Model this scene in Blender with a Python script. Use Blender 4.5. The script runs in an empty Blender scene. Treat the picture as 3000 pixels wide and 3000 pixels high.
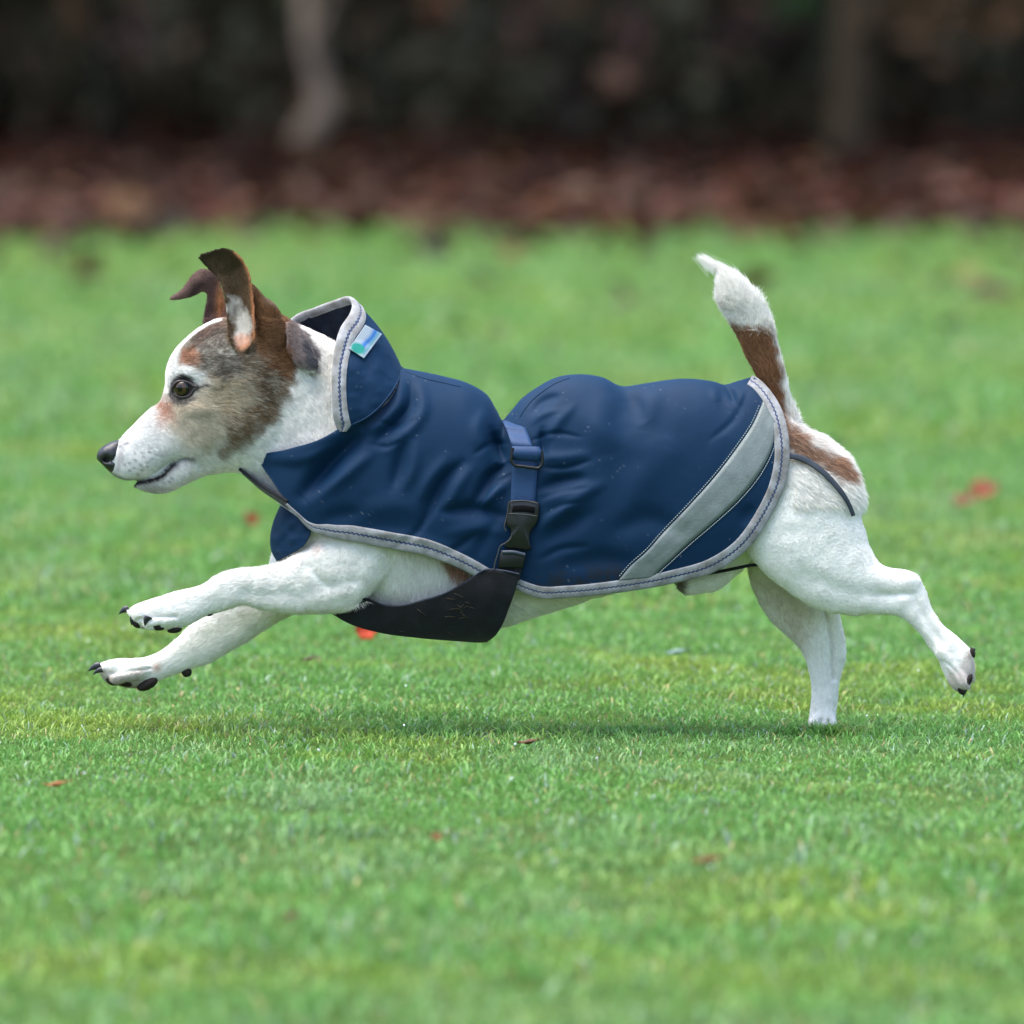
import bpy, math, random
import numpy as np
from mathutils import Vector, noise as mnoise
from mathutils.bvhtree import BVHTree

random.seed(7)
rng = np.random.default_rng(7)
R = math.radians
SC = bpy.context.scene
COL = SC.collection

# ------------------------------------------------------------------ camera
FOC, SENS = 300.0, 36.0
PITCH = R(4.25)
CAMY = -8.0
PX = 0.00032                       # metres per photograph pixel at the dog


def ray(x, y):
    cx = (np.asarray(x, float) - 1500) / 3000 * SENS / FOC
    cy = -(np.asarray(y, float) - 1500) / 3000 * SENS / FOC
    dx = cx
    dy = math.cos(PITCH) + cy * math.sin(PITCH)
    dz = -math.sin(PITCH) + cy * math.cos(PITCH)
    return dx, dy, dz


def _drop(x, y, d):
    dx, dy, dz = ray(x, y)
    t = (d * PX - CAMY) / dy
    return float(dz * t)


CAMZ = -_drop(2410, 2140, 90)       # the far hind foot stands on the ground


def P(x, y, d):
    """photograph pixel + depth (in pixels, away from the camera) -> world"""
    dx, dy, dz = ray(x, y)
    t = (np.asarray(d, float) * PX - CAMY) / dy
    return np.stack([dx * t, CAMY + dy * t, CAMZ + dz * t], -1)


def G(x, y):
    """photograph pixel -> point on the ground"""
    dx, dy, dz = ray(x, y)
    t = -CAMZ / dz
    return float(dx * t), float(CAMY + dy * t)


cam = bpy.data.cameras.new('camera')
camo = bpy.data.objects.new('camera', cam)
COL.objects.link(camo)
camo.location = (0, CAMY, CAMZ)
camo.rotation_euler = (R(90) - PITCH, 0, 0)
cam.lens = FOC
cam.sensor_width = SENS
cam.clip_start = 0.1
cam.clip_end = 500
cam.dof.use_dof = True
cam.dof.focus_distance = 7.99
cam.dof.aperture_fstop = 5.3
SC.camera = camo

# ------------------------------------------------------------------ light
SUN_EL, SUN_AZ = R(74), R(-105)      # azimuth from +Y (away) towards +X; seen from the dog
w = bpy.data.worlds.new('World')
SC.world = w
w.use_nodes = True
nt = w.node_tree
bg = nt.nodes['Background']
sky = nt.nodes.new('ShaderNodeTexSky')
sky.sky_type = 'NISHITA'
sky.sun_disc = False
sky.sun_elevation = SUN_EL
sky.sun_rotation = SUN_AZ
sky.air_density = 1.0
sky.dust_density = 3.0
sky.ozone_density = 1.5
nt.links.new(sky.outputs[0], bg.inputs[0])
bg.inputs[1].default_value = 0.13
sun = bpy.data.lights.new('sun', 'SUN')
suno = bpy.data.objects.new('sun', sun)
COL.objects.link(suno)
sun.energy = 2.0
sun.angle = R(55)
sun.color = (1.0, 0.96, 0.9)
sd = Vector((math.sin(SUN_AZ) * math.cos(SUN_EL), math.cos(SUN_AZ) * math.cos(SUN_EL) , math.sin(SUN_EL)))
suno.rotation_euler = sd.to_track_quat('Z', 'Y').to_euler()
SC.view_settings.view_transform = 'Standard'
SC.view_settings.look = 'None'
SC.view_settings.exposure = 1.73
SC.view_settings.gamma = 1.0
SC.render.engine = 'CYCLES'
SC.cycles.use_denoising = True
SC.cycles.max_bounces = 8
SC.cycles.transparent_max_bounces = 8

# ------------------------------------------------------------------ helpers


def lin(r, g, b):
    f = lambda c: (c / 255 / 12.92) if c / 255 <= 0.04045 else ((c / 255 + 0.055) / 1.055) ** 2.4
    return np.array([f(r), f(g), f(b)])


def tag(o, label=None, cat=None, group=None, kind=None):
    if label: o['label'] = label
    if cat: o['category'] = cat
    if group: o['group'] = group
    if kind: o['kind'] = kind
    return o


def link(name, data, parent=None, mat=None):
    o = bpy.data.objects.new(name, data)
    COL.objects.link(o)
    if parent is not None:
        o.parent = parent
        o.matrix_parent_inverse = parent.matrix_world.inverted() if False else o.matrix_parent_inverse
    if mat is not None and not data.materials:
        data.materials.append(mat)
    return o


def fast_mesh(name, V, F, cols=None, smooth=True, uv=None, attr=None):
    """V (n,3); F (m,k) all the same size, or list of arrays"""
    Fs = F if isinstance(F, list) else [F]
    Fs = [np.asarray(f, np.int32) for f in Fs if len(f)]
    me = bpy.data.meshes.new(name)
    V = np.asarray(V, np.float32)
    me.vertices.add(len(V))
    me.vertices.foreach_set('co', V.ravel())
    loops = np.concatenate([f.ravel() for f in Fs])
    tot = np.concatenate([np.full(len(f), f.shape[1], np.int32) for f in Fs])
    st = np.concatenate([[0], np.cumsum(tot)[:-1]]).astype(np.int32)
    me.loops.add(len(loops))
    me.loops.foreach_set('vertex_index', loops)
    me.polygons.add(len(tot))
    me.polygons.foreach_set('loop_start', st)
    try:
        me.polygons.foreach_set('loop_total', tot)
    except Exception:
        pass
    if smooth:
        me.polygons.foreach_set('use_smooth', np.ones(len(tot), bool))
    if cols is not None:
        setcol(me, cols)
    if uv is not None:
        ul = me.uv_layers.new(name='UVMap')
        ul.data.foreach_set('uv', np.asarray(uv, np.float32)[loops].ravel())
    me.update(calc_edges=True)
    me.validate()
    return me


def setcol(me, cols):
    a = me.attributes.new('Col', 'FLOAT_COLOR', 'POINT')
    c = np.ones((len(cols), 4), np.float32)
    c[:, :3] = cols
    a.data.foreach_set('color', c.ravel())


def mat(name, color=None, rough=0.6, spec=0.4, attr=False, sheen=0.0, trans=0.0, metal=0.0,
        noise_amt=0.0, noise_scale=60, bump=0.0, bump_scale=400, coat=0.0, both=None):
    m = bpy.data.materials.new(name)
    m.use_nodes = True
    t = m.node_tree
    b = t.nodes['Principled BSDF']
    b.inputs['Roughness'].default_value = rough
    b.inputs['Specular IOR Level'].default_value = spec
    b.inputs['Metallic'].default_value = metal
    b.inputs['Sheen Weight'].default_value = sheen
    b.inputs['Coat Weight'].default_value = coat
    src = None
    if attr:
        a = t.nodes.new('ShaderNodeAttribute')
        a.attribute_name = 'Col'
        src = a.outputs['Color']
    else:
        rgb = t.nodes.new('ShaderNodeRGB')
        rgb.outputs[0].default_value = (*color, 1)
        src = rgb.outputs[0]
    if noise_amt > 0:
        tc = t.nodes.new('ShaderNodeTexCoord')
        n = t.nodes.new('ShaderNodeTexNoise')
        n.inputs['Scale'].default_value = noise_scale
        n.inputs['Detail'].default_value = 5
        t.links.new(tc.outputs['Object'], n.inputs['Vector'])
        mr = t.nodes.new('ShaderNodeMapRange')
        mr.inputs[1].default_value = 0.3
        mr.inputs[2].default_value = 0.7
        mr.inputs[3].default_value = 1 - noise_amt
        mr.inputs[4].default_value = 1 + noise_amt
        t.links.new(n.outputs[0], mr.inputs[0])
        vm = t.nodes.new('ShaderNodeVectorMath')
        vm.operation = 'SCALE'
        t.links.new(src, vm.inputs[0])
        t.links.new(mr.outputs[0], vm.inputs['Scale'])
        src = vm.outputs[0]
    t.links.new(src, b.inputs['Base Color'])
    if bump > 0:
        tc = t.nodes.new('ShaderNodeTexCoord')
        n = t.nodes.new('ShaderNodeTexNoise')
        n.inputs['Scale'].default_value = bump_scale
        n.inputs['Detail'].default_value = 4
        t.links.new(tc.outputs['Object'], n.inputs['Vector'])
        bp = t.nodes.new('ShaderNodeBump')
        bp.inputs['Strength'].default_value = bump
        bp.inputs['Distance'].default_value = 0.001
        t.links.new(n.outputs[0], bp.inputs['Height'])
        t.links.new(bp.outputs[0], b.inputs['Normal'])
    if trans > 0:
        tr = t.nodes.new('ShaderNodeBsdfTranslucent')
        t.links.new(src, tr.inputs['Color'])
        mx = t.nodes.new('ShaderNodeMixShader')
        mx.inputs[0].default_value = trans
        t.links.new(b.outputs[0], mx.inputs[1])
        t.links.new(tr.outputs[0], mx.inputs[2])
        t.links.new(mx.outputs[0], t.nodes['Material Output'].inputs['Surface'])
    return m


def cr(pts, n, closed=False):
    """Catmull-Rom (centripetal-ish, uniform in chord) resample to n points"""
    p = np.asarray(pts, float)
    if len(p) == 2:
        t = np.linspace(0, 1, n)[:, None]
        return p[0] * (1 - t) + p[1] * t
    seg = np.linalg.norm(np.diff(p[:, :2], axis=0), axis=1) + 1e-6
    s = np.concatenate([[0], np.cumsum(seg)])
    q = np.linspace(0, s[-1], n)
    # finite-difference tangents (non-uniform), limited
    m = np.zeros_like(p)
    for i in range(len(p)):
        if i == 0: m[i] = (p[1] - p[0]) / seg[0]
        elif i == len(p) - 1: m[i] = (p[-1] - p[-2]) / seg[-1]
        else:
            a, b = seg[i - 1], seg[i]
            m[i] = ((p[i] - p[i - 1]) / a * b + (p[i + 1] - p[i]) / b * a) / (a + b)
    k = np.clip(np.searchsorted(s, q, side='right') - 1, 0, len(seg) - 1)
    h = seg[k][:, None]
    t = ((q - s[k]) / seg[k])[:, None]
    return ((2 * t**3 - 3 * t**2 + 1) * p[k] + (t**3 - 2 * t**2 + t) * h * m[k]
            + (-2 * t**3 + 3 * t**2) * p[k + 1] + (t**3 - t**2) * h * m[k + 1])


def grid_faces(nu, nv, close_v=False, off=0):
    i = np.arange(nu - 1)[:, None]
    j = np.arange(nv if close_v else nv - 1)[None, :]
    j2 = (j + 1) % nv
    f = np.stack([i * nv + j, i * nv + j2, (i + 1) * nv + j2, (i + 1) * nv + j], -1)
    return f.reshape(-1, 4) + off


FLOW = []     # (centre px3, direction px3) used to comb the fur


def loft(st, n=44, sub=None, inset=4.0, flow=1):
    """st rows: Tx,Ty,Bx,By,W,depth,power,shift -> closed px-space mesh (V,F quads, tris)"""
    rows = []
    for s in st:
        s = list(s) + [0, 2.2, 0][len(s) - 5:] if len(s) < 8 else list(s)
        rows.append(s)
    A = np.array(rows, float)
    C = np.concatenate([(A[:, :2] + A[:, 2:4]) / 2, A[:, [0, 1, 2, 3, 4, 5, 6, 7]]], 1)
    L = np.sum(np.linalg.norm(np.diff(C[:, :2], axis=0), axis=1))
    ns = sub or max(8, int(L / 9))
    Q = cr(C, ns)
    ph = np.linspace(0, 2 * np.pi, n, endpoint=False)
    V = []
    for q in Q:
        T, B, W, dc, p, k = q[2:4], q[4:6], max(q[6] - inset, 1), q[7], max(q[8], 1.6), q[9]
        c = (T + B) / 2
        a = (T - B) / 2
        la = np.linalg.norm(a) + 1e-6
        a = a / la * max(la - inset, 1)
        co, si = np.cos(ph), np.sin(ph)
        e = 2 / p
        ca = np.sign(co) * np.abs(co) ** e
        sa = np.sign(si) * np.abs(si) ** e
        ca = ca + k * (1 - ca ** 2)
        pt = c[None] + ca[:, None] * a[None]
        V.append(np.concatenate([pt, (dc + sa * W)[:, None]], 1))
    V = np.concatenate(V)
    F = grid_faces(ns, n, True)
    c0 = V[:n].mean(0)
    c1 = V[-n:].mean(0)
    V = np.concatenate([V, c0[None], c1[None]])
    i = np.arange(n)
    b = (ns - 1) * n
    T1 = np.stack([np.full(n, len(V) - 2), (i + 1) % n, i], 1)
    T2 = np.stack([np.full(n, len(V) - 1), b + i, b + (i + 1) % n], 1)
    if flow:
        ctr = np.concatenate([(Q[:, 2:4] + Q[:, 4:6]) / 2, Q[:, 7:8]], 1)
        dr = np.gradient(ctr, axis=0) * flow
        dr /= np.linalg.norm(dr, axis=1)[:, None] + 1e-9
        for a, d in list(zip(ctr, dr)):
            FLOW.append((*a, *d))
    return V, F, np.concatenate([T1, T2])


def ellipsoid(c, r, n=18, m=12, rot=0.0):
    th = np.linspace(0, np.pi, m)
    ph = np.linspace(0, 2 * np.pi, n, endpoint=False)
    V = np.array([[np.cos(a), np.sin(a) * np.cos(b), np.sin(a) * np.sin(b)] for a in th for b in ph]) * np.array(r)
    ca, sa = math.cos(rot), math.sin(rot)
    x = V[:, 0] * ca - V[:, 1] * sa
    y = V[:, 0] * sa + V[:, 1] * ca
    V = np.stack([x, y, V[:, 2]], 1) + np.array(c)
    return V, grid_faces(m, n, True), np.zeros((0, 3), int)


def merge(parts):
    V, F4, F3, o = [], [], [], 0
    for v, f, t in parts:
        V.append(v)
        F4.append(f + o)
        if len(t): F3.append(t + o)
        o += len(v)
    return np.concatenate(V), [np.concatenate(F4)] + ([np.concatenate(F3)] if F3 else [])


def px_obj(name, parts, m, parent=None, colf=None, smooth=True):
    V, F = merge(parts)
    cols = colf(V) if colf else None
    me = fast_mesh(name, P(V[:, 0], V[:, 1], V[:, 2]), F, cols, smooth)
    return link(name, me, parent, m)


def polydist(x, y, pts):
    """distance to an open polyline"""
    pts = np.asarray(pts, float)
    best = np.full(np.shape(x), 1e9)
    for a, b in zip(pts[:-1], pts[1:]):
        ab = b - a
        t = np.clip(((x - a[0]) * ab[0] + (y - a[1]) * ab[1]) / (ab @ ab + 1e-9), 0, 1)
        best = np.minimum(best, np.hypot(x - a[0] - t * ab[0], y - a[1] - t * ab[1]))
    return best


def inpoly(x, y, pts):
    pts = np.asarray(pts, float)
    ins = np.zeros(np.shape(x), bool)
    for (x0, y0), (x1, y1) in zip(pts, np.roll(pts, -1, axis=0)):
        c = (y0 > y) != (y1 > y)
        with np.errstate(divide='ignore', invalid='ignore'):
            xi = (x1 - x0) * (y - y0) / (y1 - y0 + 1e-12) + x0
        ins ^= c & (x < xi)
    return ins


def softpoly(x, y, pts, f):
    """1 inside, 0 outside, feather f"""
    d = polydist(x, y, list(pts) + [pts[0]])
    s = np.where(inpoly(x, y, pts), d, -d)
    return np.clip(0.5 + s / (2 * f), 0, 1)


def vnoise(x, y, z, s, seed=0):
    """cheap smooth value noise, vectorised"""
    x, y, z = np.asarray(x) / s + seed * 17.3, np.asarray(y) / s + seed * 5.1, np.asarray(z) / s + 9.7
    xi, yi, zi = np.floor(x).astype(np.int64), np.floor(y).astype(np.int64), np.floor(z).astype(np.int64)
    fx, fy, fz = x - xi, y - yi, z - zi
    fx, fy, fz = [f * f * (3 - 2 * f) for f in (fx, fy, fz)]
    out = 0
    for a in (0, 1):
        for b in (0, 1):
            for c in (0, 1):
                h = (xi + a) * 374761393 + (yi + b) * 668265263 + (zi + c) * 2147483647 + seed * 1274126177
                h = (h ^ (h >> 13)) * 1274126177
                h = ((h ^ (h >> 16)) & 0xffff) / 65535.0
                out = out + h * (fx if a else 1 - fx) * (fy if b else 1 - fy) * (fz if c else 1 - fz)
    return out


# ================================================================== GROUND
def lawn_color(X, Y, n):
    a = vnoise(X, Y, 0, 0.36, 1) * 0.35 + vnoise(X, Y, 0, 0.12, 2) * 0.35 + vnoise(X, Y, 0, 0.045, 3) * 0.3
    b = vnoise(X, Y, 0, 0.5, 4) * 0.5 + vnoise(X, Y, 0, 0.12, 5) * 0.5
    green = np.array([0.134, 0.312, 0.070])
    yel = np.array([0.270, 0.355, 0.045])
    blu = np.array([0.165, 0.315, 0.108])
    ty = np.clip((a - 0.49) * 3.2, 0, .75)[:, None]
    tb = np.clip((b - 0.52) * 5, 0, 1)[:, None] * (1 - ty)
    return green * (1 - ty - tb) + yel * ty + blu * tb


m_ground = mat('ground_soil', lin(60, 82, 34), rough=0.95, spec=0.1, noise_amt=0.4, noise_scale=9)
me = fast_mesh('ground', [(-150, -30, 0), (150, -30, 0), (150, 250, 0), (-150, 250, 0)], np.array([[0, 1, 2, 3]]), smooth=False)
tag(link('ground', me, None, m_ground), kind='structure')


def blades(name, X, Y, length, width, lean, cols, m, parent=None, kind=None):
    n = len(X)
    az = rng.uniform(0, 2 * np.pi, n)
    face = rng.uniform(0, 2 * np.pi, n)
    L = length
    dx, dy = np.cos(az), np.sin(az)
    wx, wy = np.cos(face) * width / 2, np.sin(face) * width / 2
    b = np.stack([X, Y, np.full(n, -0.002)], 1)
    lx = lean * L
    mid = b + np.stack([dx * lx * 0.35, dy * lx * 0.35, L * 0.55], 1)
    tip = b + np.stack([dx * lx, dy * lx, L * np.sqrt(np.clip(1 - (lean * 0.7) ** 2, 0.1, 1)) * 0.95], 1)
    W = np.stack([wx, wy, np.zeros(n)], 1)
    V = np.stack([b - W * 0.8, b + W * 0.8, mid - W, mid + W, tip], 1).reshape(-1, 3)
    o = (np.arange(n) * 5)[:, None, None]
    F = (np.array([[0, 1, 3], [0, 3, 2], [2, 3, 4]])[None] + o).reshape(-1, 3)
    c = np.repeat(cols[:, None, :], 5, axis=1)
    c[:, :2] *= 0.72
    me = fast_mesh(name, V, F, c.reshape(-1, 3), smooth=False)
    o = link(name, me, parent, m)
    return o


m_grass = mat('grass_blade', attr=True, rough=0.42, spec=0.35, trans=0.35)


def edge_y(X):
    return 11.45 + 1.8 * (vnoise(X, X * 0, 0, 1.1, 21) - 0.5) + 0.8 * (vnoise(X, X * 0, 0, 0.3, 22) - 0.5)


def lawn():
    Xs, Ys, Ls, Ws = [], [], [], []
    # bands of distance from the camera: (near, far, half-width factor, density /m2, length, width)
    for (z0, z1, dens, L, W, mg) in [(5.2, 7.2, 22000, .016, .0022, .25), (7.2, 9.3, 66000, .0108, .0015, .12), (9.3, 12, 18000, .016, .0025, .25),
                                     (12, 21.4, 5200, .024, .0045, .6)]:
        hw = z1 * 0.0615 + mg
        n = int(dens * (z1 - z0) * 2 * hw)
        z = rng.uniform(z0, z1, n)
        x = rng.uniform(-hw, hw, n)
        keep = np.abs(x) < z * 0.0615 + mg
        z, x = z[keep], x[keep]
        # clumpy density
        cl = vnoise(x, z, 0, 0.018, 11) * 0.6 + vnoise(x, z, 0, 0.05, 12) * 0.4
        k = rng.uniform(0, 1, len(x)) < np.clip(0.35 + (cl - 0.35) * 2.2, 0.15, 1)
        x, z, cl = x[k], z[k], cl[k]
        Xs.append(x); Ys.append(z + CAMY)
        hh = 0.55 + 0.9 * vnoise(x, z, 0, 0.09, 13)
        Ls.append(L * hh * rng.uniform(0.5, 1.35, len(x)))
        Ws.append(W * rng.uniform(0.6, 1.3, len(x)))
    # a thin scatter far to each side so that a step aside still finds a lawn
    n = 120000
    x = rng.uniform(-5, 5, n); z = rng.uniform(5, 21.4, n)
    k = np.abs(x) > z * 0.0615 + .3
    Xs.append(x[k]); Ys.append(z[k] + CAMY); Ls.append(rng.uniform(.012, .026, k.sum())); Ws.append(np.full(k.sum(), .010))
    # slightly longer blades closing round the planted hind foot
    fx_, fy_ = G(2410, 2148)
    n = 420
    Xs.append(fx_ + rng.normal(0, .02, n)); Ys.append(fy_ - .012 + rng.normal(0, .009, n)); Ls.append(rng.uniform(.010, .020, n)); Ws.append(rng.uniform(.001, .0019, n))
    X, Y, L, W = map(np.concatenate, (Xs, Ys, Ls, Ws))
    # ragged far edge of the lawn
    k = Y < edge_y(X) + rng.normal(-.2, .45, len(X))
    X, Y, L, W = X[k], Y[k], L[k], W[k]
    c = lawn_color(X, Y, len(X)) * rng.uniform(0.68, 1.32, (len(X), 1))
    r = rng.uniform(0, 1, len(X))
    c = np.where((r < 0.035)[:, None], np.array([0.42, 0.36, 0.16]) * rng.uniform(.5, 1.2, (len(X), 1)), c)
    c = np.where(((r > 0.035) & (r < 0.075))[:, None], np.array([0.30, 0.42, 0.33]) * rng.uniform(.6, 1.2, (len(X), 1)), c)
    lean = rng.uniform(0.3, 1.3, len(X))
    o = blades('lawn_grass', X, Y, L, W, lean, c, m_grass)
    tag(o, 'short bright green lawn grass with yellow green mossy patches under the running dog', 'grass', kind='stuff')
    # dew
    n = 90
    z = rng.uniform(6.5, 10.5, n); x = rng.uniform(-.62, .62, n)
    parts = [ellipsoid((0, 0, 0), (1, 1, 1), 6, 5)]
    V0 = parts[0][0]; F0 = parts[0][1]
    s = rng.uniform(.0005, .0011, n)
    V = (V0[None] * s[:, None, None] + np.stack([x, z + CAMY, rng.uniform(.012, .022, n)], 1)[:, None]).reshape(-1, 3)
    F = (F0[None] + (np.arange(n) * len(V0))[:, None, None]).reshape(-1, 4)
    m = mat('dew', (0.9, 0.95, 0.97), rough=0.05, spec=1.0)
    tag(link('dew_drops', fast_mesh('dew_drops', V, F), None, m), 'tiny wet dew drops caught on the short grass blades', 'dew', kind='stuff')


lawn()

# soil strip under the wood edge
m_soil = mat('dark_soil', lin(52, 30, 24), rough=0.95, spec=0.1, noise_amt=0.5, noise_scale=6)
xs = np.linspace(-14, 14, 120)
e = edge_y(xs)
V = np.concatenate([np.stack([xs, e, np.full(120, .004)], 1), np.stack([xs, np.full(120, 60.), np.full(120, .004)], 1)])
tag(link('woodland_floor', fast_mesh('woodland_floor', V, np.stack([np.arange(119), np.arange(1, 120), np.arange(121, 240), np.arange(120, 239)], 1), smooth=False), None, m_soil), kind='structure')


def leaf_cloud(name, pos, size, cols, m, flat=0.0):
    """many small curved leaves, two quads each"""
    n = len(pos)
    nrm = rng.normal(0, 1, (n, 3)); nrm[:, 2] = np.abs(nrm[:, 2]) + flat * 4
    nrm /= np.linalg.norm(nrm, axis=1)[:, None]
    a = np.cross(nrm, rng.normal(0, 1, (n, 3))); a /= np.linalg.norm(a, axis=1)[:, None]
    b = np.cross(nrm, a)
    s = np.asarray(size)[:, None]
    V = np.stack([pos - a * s, pos - b * s * .5 - a * s * .2 + nrm * s * .2, pos - b * s * .35 + a * s * .5 + nrm * s * .15, pos + a * s,
                  pos + b * s * .35 + a * s * .5 + nrm * s * .15, pos + b * s * .5 - a * s * .2 + nrm * s * .2], 1).reshape(-1, 3)
    o = (np.arange(n) * 6)[:, None, None]
    F = (np.array([[0, 1, 2, 3], [0, 3, 4, 5]])[None] + o).reshape(-1, 4)
    c = np.repeat(cols[:, None, :], 6, 1).reshape(-1, 3)
    return link(name, fast_mesh(name, V, F, c, smooth=False), None, m)


m_leaf = mat('dead_leaf', attr=True, rough=0.65, spec=0.3, trans=0.15)


def background():
    # leaf litter
    n = 19000
    x = rng.uniform(-5, 5, n); y = edge_y(x) + rng.beta(1.0, 1.3, n) * 9
    y = (y + rng.normal(0, .35, n) - rng.exponential(.9, n) * (rng.uniform(0, 1, n) < .4))
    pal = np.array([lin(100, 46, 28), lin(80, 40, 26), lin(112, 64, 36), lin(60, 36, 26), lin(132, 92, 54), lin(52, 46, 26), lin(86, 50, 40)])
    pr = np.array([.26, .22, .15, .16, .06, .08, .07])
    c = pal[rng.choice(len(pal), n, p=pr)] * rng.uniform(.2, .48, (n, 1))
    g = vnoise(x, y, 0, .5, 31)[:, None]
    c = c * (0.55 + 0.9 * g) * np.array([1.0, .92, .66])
    z = rng.uniform(.01, .07, n) * (0.4 + 0.8 * g[:, 0])
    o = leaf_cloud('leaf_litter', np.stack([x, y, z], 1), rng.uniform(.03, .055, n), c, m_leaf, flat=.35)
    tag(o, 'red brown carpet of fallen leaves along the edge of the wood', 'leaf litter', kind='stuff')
    # dark undergrowth mass
    n = 42000
    x = rng.uniform(-5.5, 5.5, n)
    y = 17.0 + rng.beta(1, 1.6, n) * 3.5
    z = rng.uniform(0, 1.0, n) ** 1.1 * 2.6
    g = vnoise(x, y, z, .45, 41) * .6 + vnoise(x, y, z, .18, 42) * .4
    k = g > 0.36
    x, y, z, g = x[k], y[k], z[k], g[k]
    pal = np.array([lin(52, 50, 38), lin(44, 42, 32), lin(60, 54, 42), lin(58, 44, 32), lin(64, 66, 48), lin(84, 62, 44)])
    c = pal[rng.choice(6, len(x), p=[.34, .28, .14, .14, .06, .04])] * rng.uniform(.6, 1.5, (len(x), 1)) * 1.35 * (1.0 + 3.0 * np.clip(vnoise(x, y, z, .5, 43)[:, None] - .2, 0, 1))
    o = leaf_cloud('undergrowth', np.stack([x, y, z], 1), rng.uniform(.03, .07, len(x)), c, m_leaf)
    tag(o, 'dark tangled evergreen undergrowth beyond the leaf litter', 'undergrowth', kind='stuff')
    # unseen canopy added above the frame to keep the wood edge in shade
    n = 15000
    x = rng.uniform(-7, 7, n); y = rng.uniform(13.5, 24, n); z = rng.uniform(2.8, 5.5, n)
    c = np.tile(lin(52, 54, 36), (n, 1)) * rng.uniform(.5, 1.2, (n, 1))
    o = leaf_cloud('shade_canopy', np.stack([x, y, z], 1), rng.uniform(.09, .16, n), c, m_leaf, flat=.5)
    tag(o, 'unseen dark leaf canopy added to shade the edge of the wood', 'canopy', kind='stuff')
    # a dark bank of earth behind the undergrowth
    xs = np.linspace(-16, 16, 60); us = np.linspace(0, 1, 14)
    V = []
    for u in us:
        yy = 20.2 + u * 5
        V.append(np.stack([xs, yy + .3 * vnoise(xs, xs * 0 + u * 4, 0, .8, 51), 5.0 * u ** .6 * (1 + .2 * vnoise(xs, xs * 0 + u * 4, 0, 1.2, 52))], 1))
    o = link('earth_bank', fast_mesh('earth_bank', np.concatenate(V), grid_faces(14, 60)), None, mat('bank_earth', lin(50, 52, 44), rough=.95, spec=.1, noise_amt=.5, noise_scale=3))
    tag(o, kind='structure')


background()

# trunks and stems: px positions are in the photograph's 3000 px frame, placed at their own distance


def at(x, y, Y):
    dx, dy, dz = ray(x, y)
    t = (Y - CAMY) / dy
    return Vector((float(dx * t), Y, float(CAMZ + dz * t)))


def tube(name, pts, rad, m, parent=None, n=14, rough=.12):
    pts = [Vector(p) for p in pts]
    A = np.array([[*p, r] for p, r in zip(pts, rad)])
    s = np.concatenate([[0], np.cumsum(np.linalg.norm(np.diff(A[:, :3], axis=0), axis=1))])
    q = np.linspace(0, s[-1], max(10, len(A) * 6))
    Q = np.stack([np.interp(q, s, A[:, i]) for i in range(4)], 1)
    d = np.gradient(Q[:, :3], axis=0); d /= np.linalg.norm(d, axis=1)[:, None] + 1e-9
    up = np.array([0.3, 0.9, 0.1])
    V = []
    for c, t in zip(Q, d):
        a = np.cross(t, up); a /= np.linalg.norm(a) + 1e-9
        b = np.cross(t, a)
        ph = np.linspace(0, 2 * np.pi, n, endpoint=False)
        pp = c[:3] + (np.cos(ph)[:, None] * a + np.sin(ph)[:, None] * b)
        nz = vnoise(pp[:, 0] * 9, pp[:, 1] * 9, pp[:, 2] * 4, 1, 61) - .5
        V.append(c[:3] + (np.cos(ph)[:, None] * a + np.sin(ph)[:, None] * b) * (c[3] * (1 + rough * 2 * nz))[:, None])
    V = np.concatenate(V)
    return link(name, fast_mesh(name, V, grid_faces(len(Q), n, True)), parent, m)


def empty(name, loc=(0, 0, 0)):
    o = bpy.data.objects.new(name, None)
    o.empty_display_size = .1
    COL.objects.link(o)
    o.location = loc
    return o


def tree(label, base, path, rad, m, branches=()):
    r = empty('tree', base)
    tag(r, label, 'tree', 'trees at the wood edge')
    bpy.context.view_layer.update()
    off = Vector(base)
    t = tube('trunk', [Vector(p) - off for p in path], rad, m, r)
    for bp, br in branches:
        tube('branch', [Vector(p) - off for p in bp], br, m, r, n=8)
    return r


m_pale = mat('pale_bark', lin(150, 128, 108), rough=.8, noise_amt=.35, noise_scale=14, bump=.4)
m_olive = mat('olive_bark', lin(66, 52, 32), rough=.85, noise_amt=.4, noise_scale=12, bump=.4)
m_dark = mat('dark_bark', lin(58, 54, 46), rough=.9, noise_amt=.4, noise_scale=10, bump=.4)
b0 = at(872, 500, 16.6)
tree('slender tree with a pale tan bark, left of the middle', (b0.x, b0.y, 0),
     [(b0.x, b0.y, -.02), at(880, 420, 16.6), at(905, 380, 16.6), at(955, 330, 16.6), at(935, 240, 16.6), at(915, 150, 16.6), at(900, 60, 16.6), at(890, -60, 16.7), at(930, -600, 16.9), at(900, -1500, 17.3)],
     [.05, .045, .042, .038, .030, .036, .026, .016, .016, .014], m_pale, [([at(915, 150, 16.6), at(1000, -80, 16.4), at(1080, -300, 16.2)], [.02, .015, .008])])
b1 = at(2500, 600, 15.4)
tree('olive brown tree trunk standing at the right', (b1.x, b1.y, 0),
     [(b1.x, b1.y, -.02), at(2478, 560, 15.4), at(2485, 400, 15.4), at(2500, 200, 15.4), at(2510, 0, 15.4), at(2500, -700, 15.4), at(2520, -1800, 15.4)],
     [.10, .075, .06, .056, .055, .05, .04], m_olive, [([at(2505, 100, 15.4), at(2650, 30, 15.1), at(2850, -20, 14.9)], [.02, .015, .01])])
b2 = at(2030, 470, 18.2)
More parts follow.
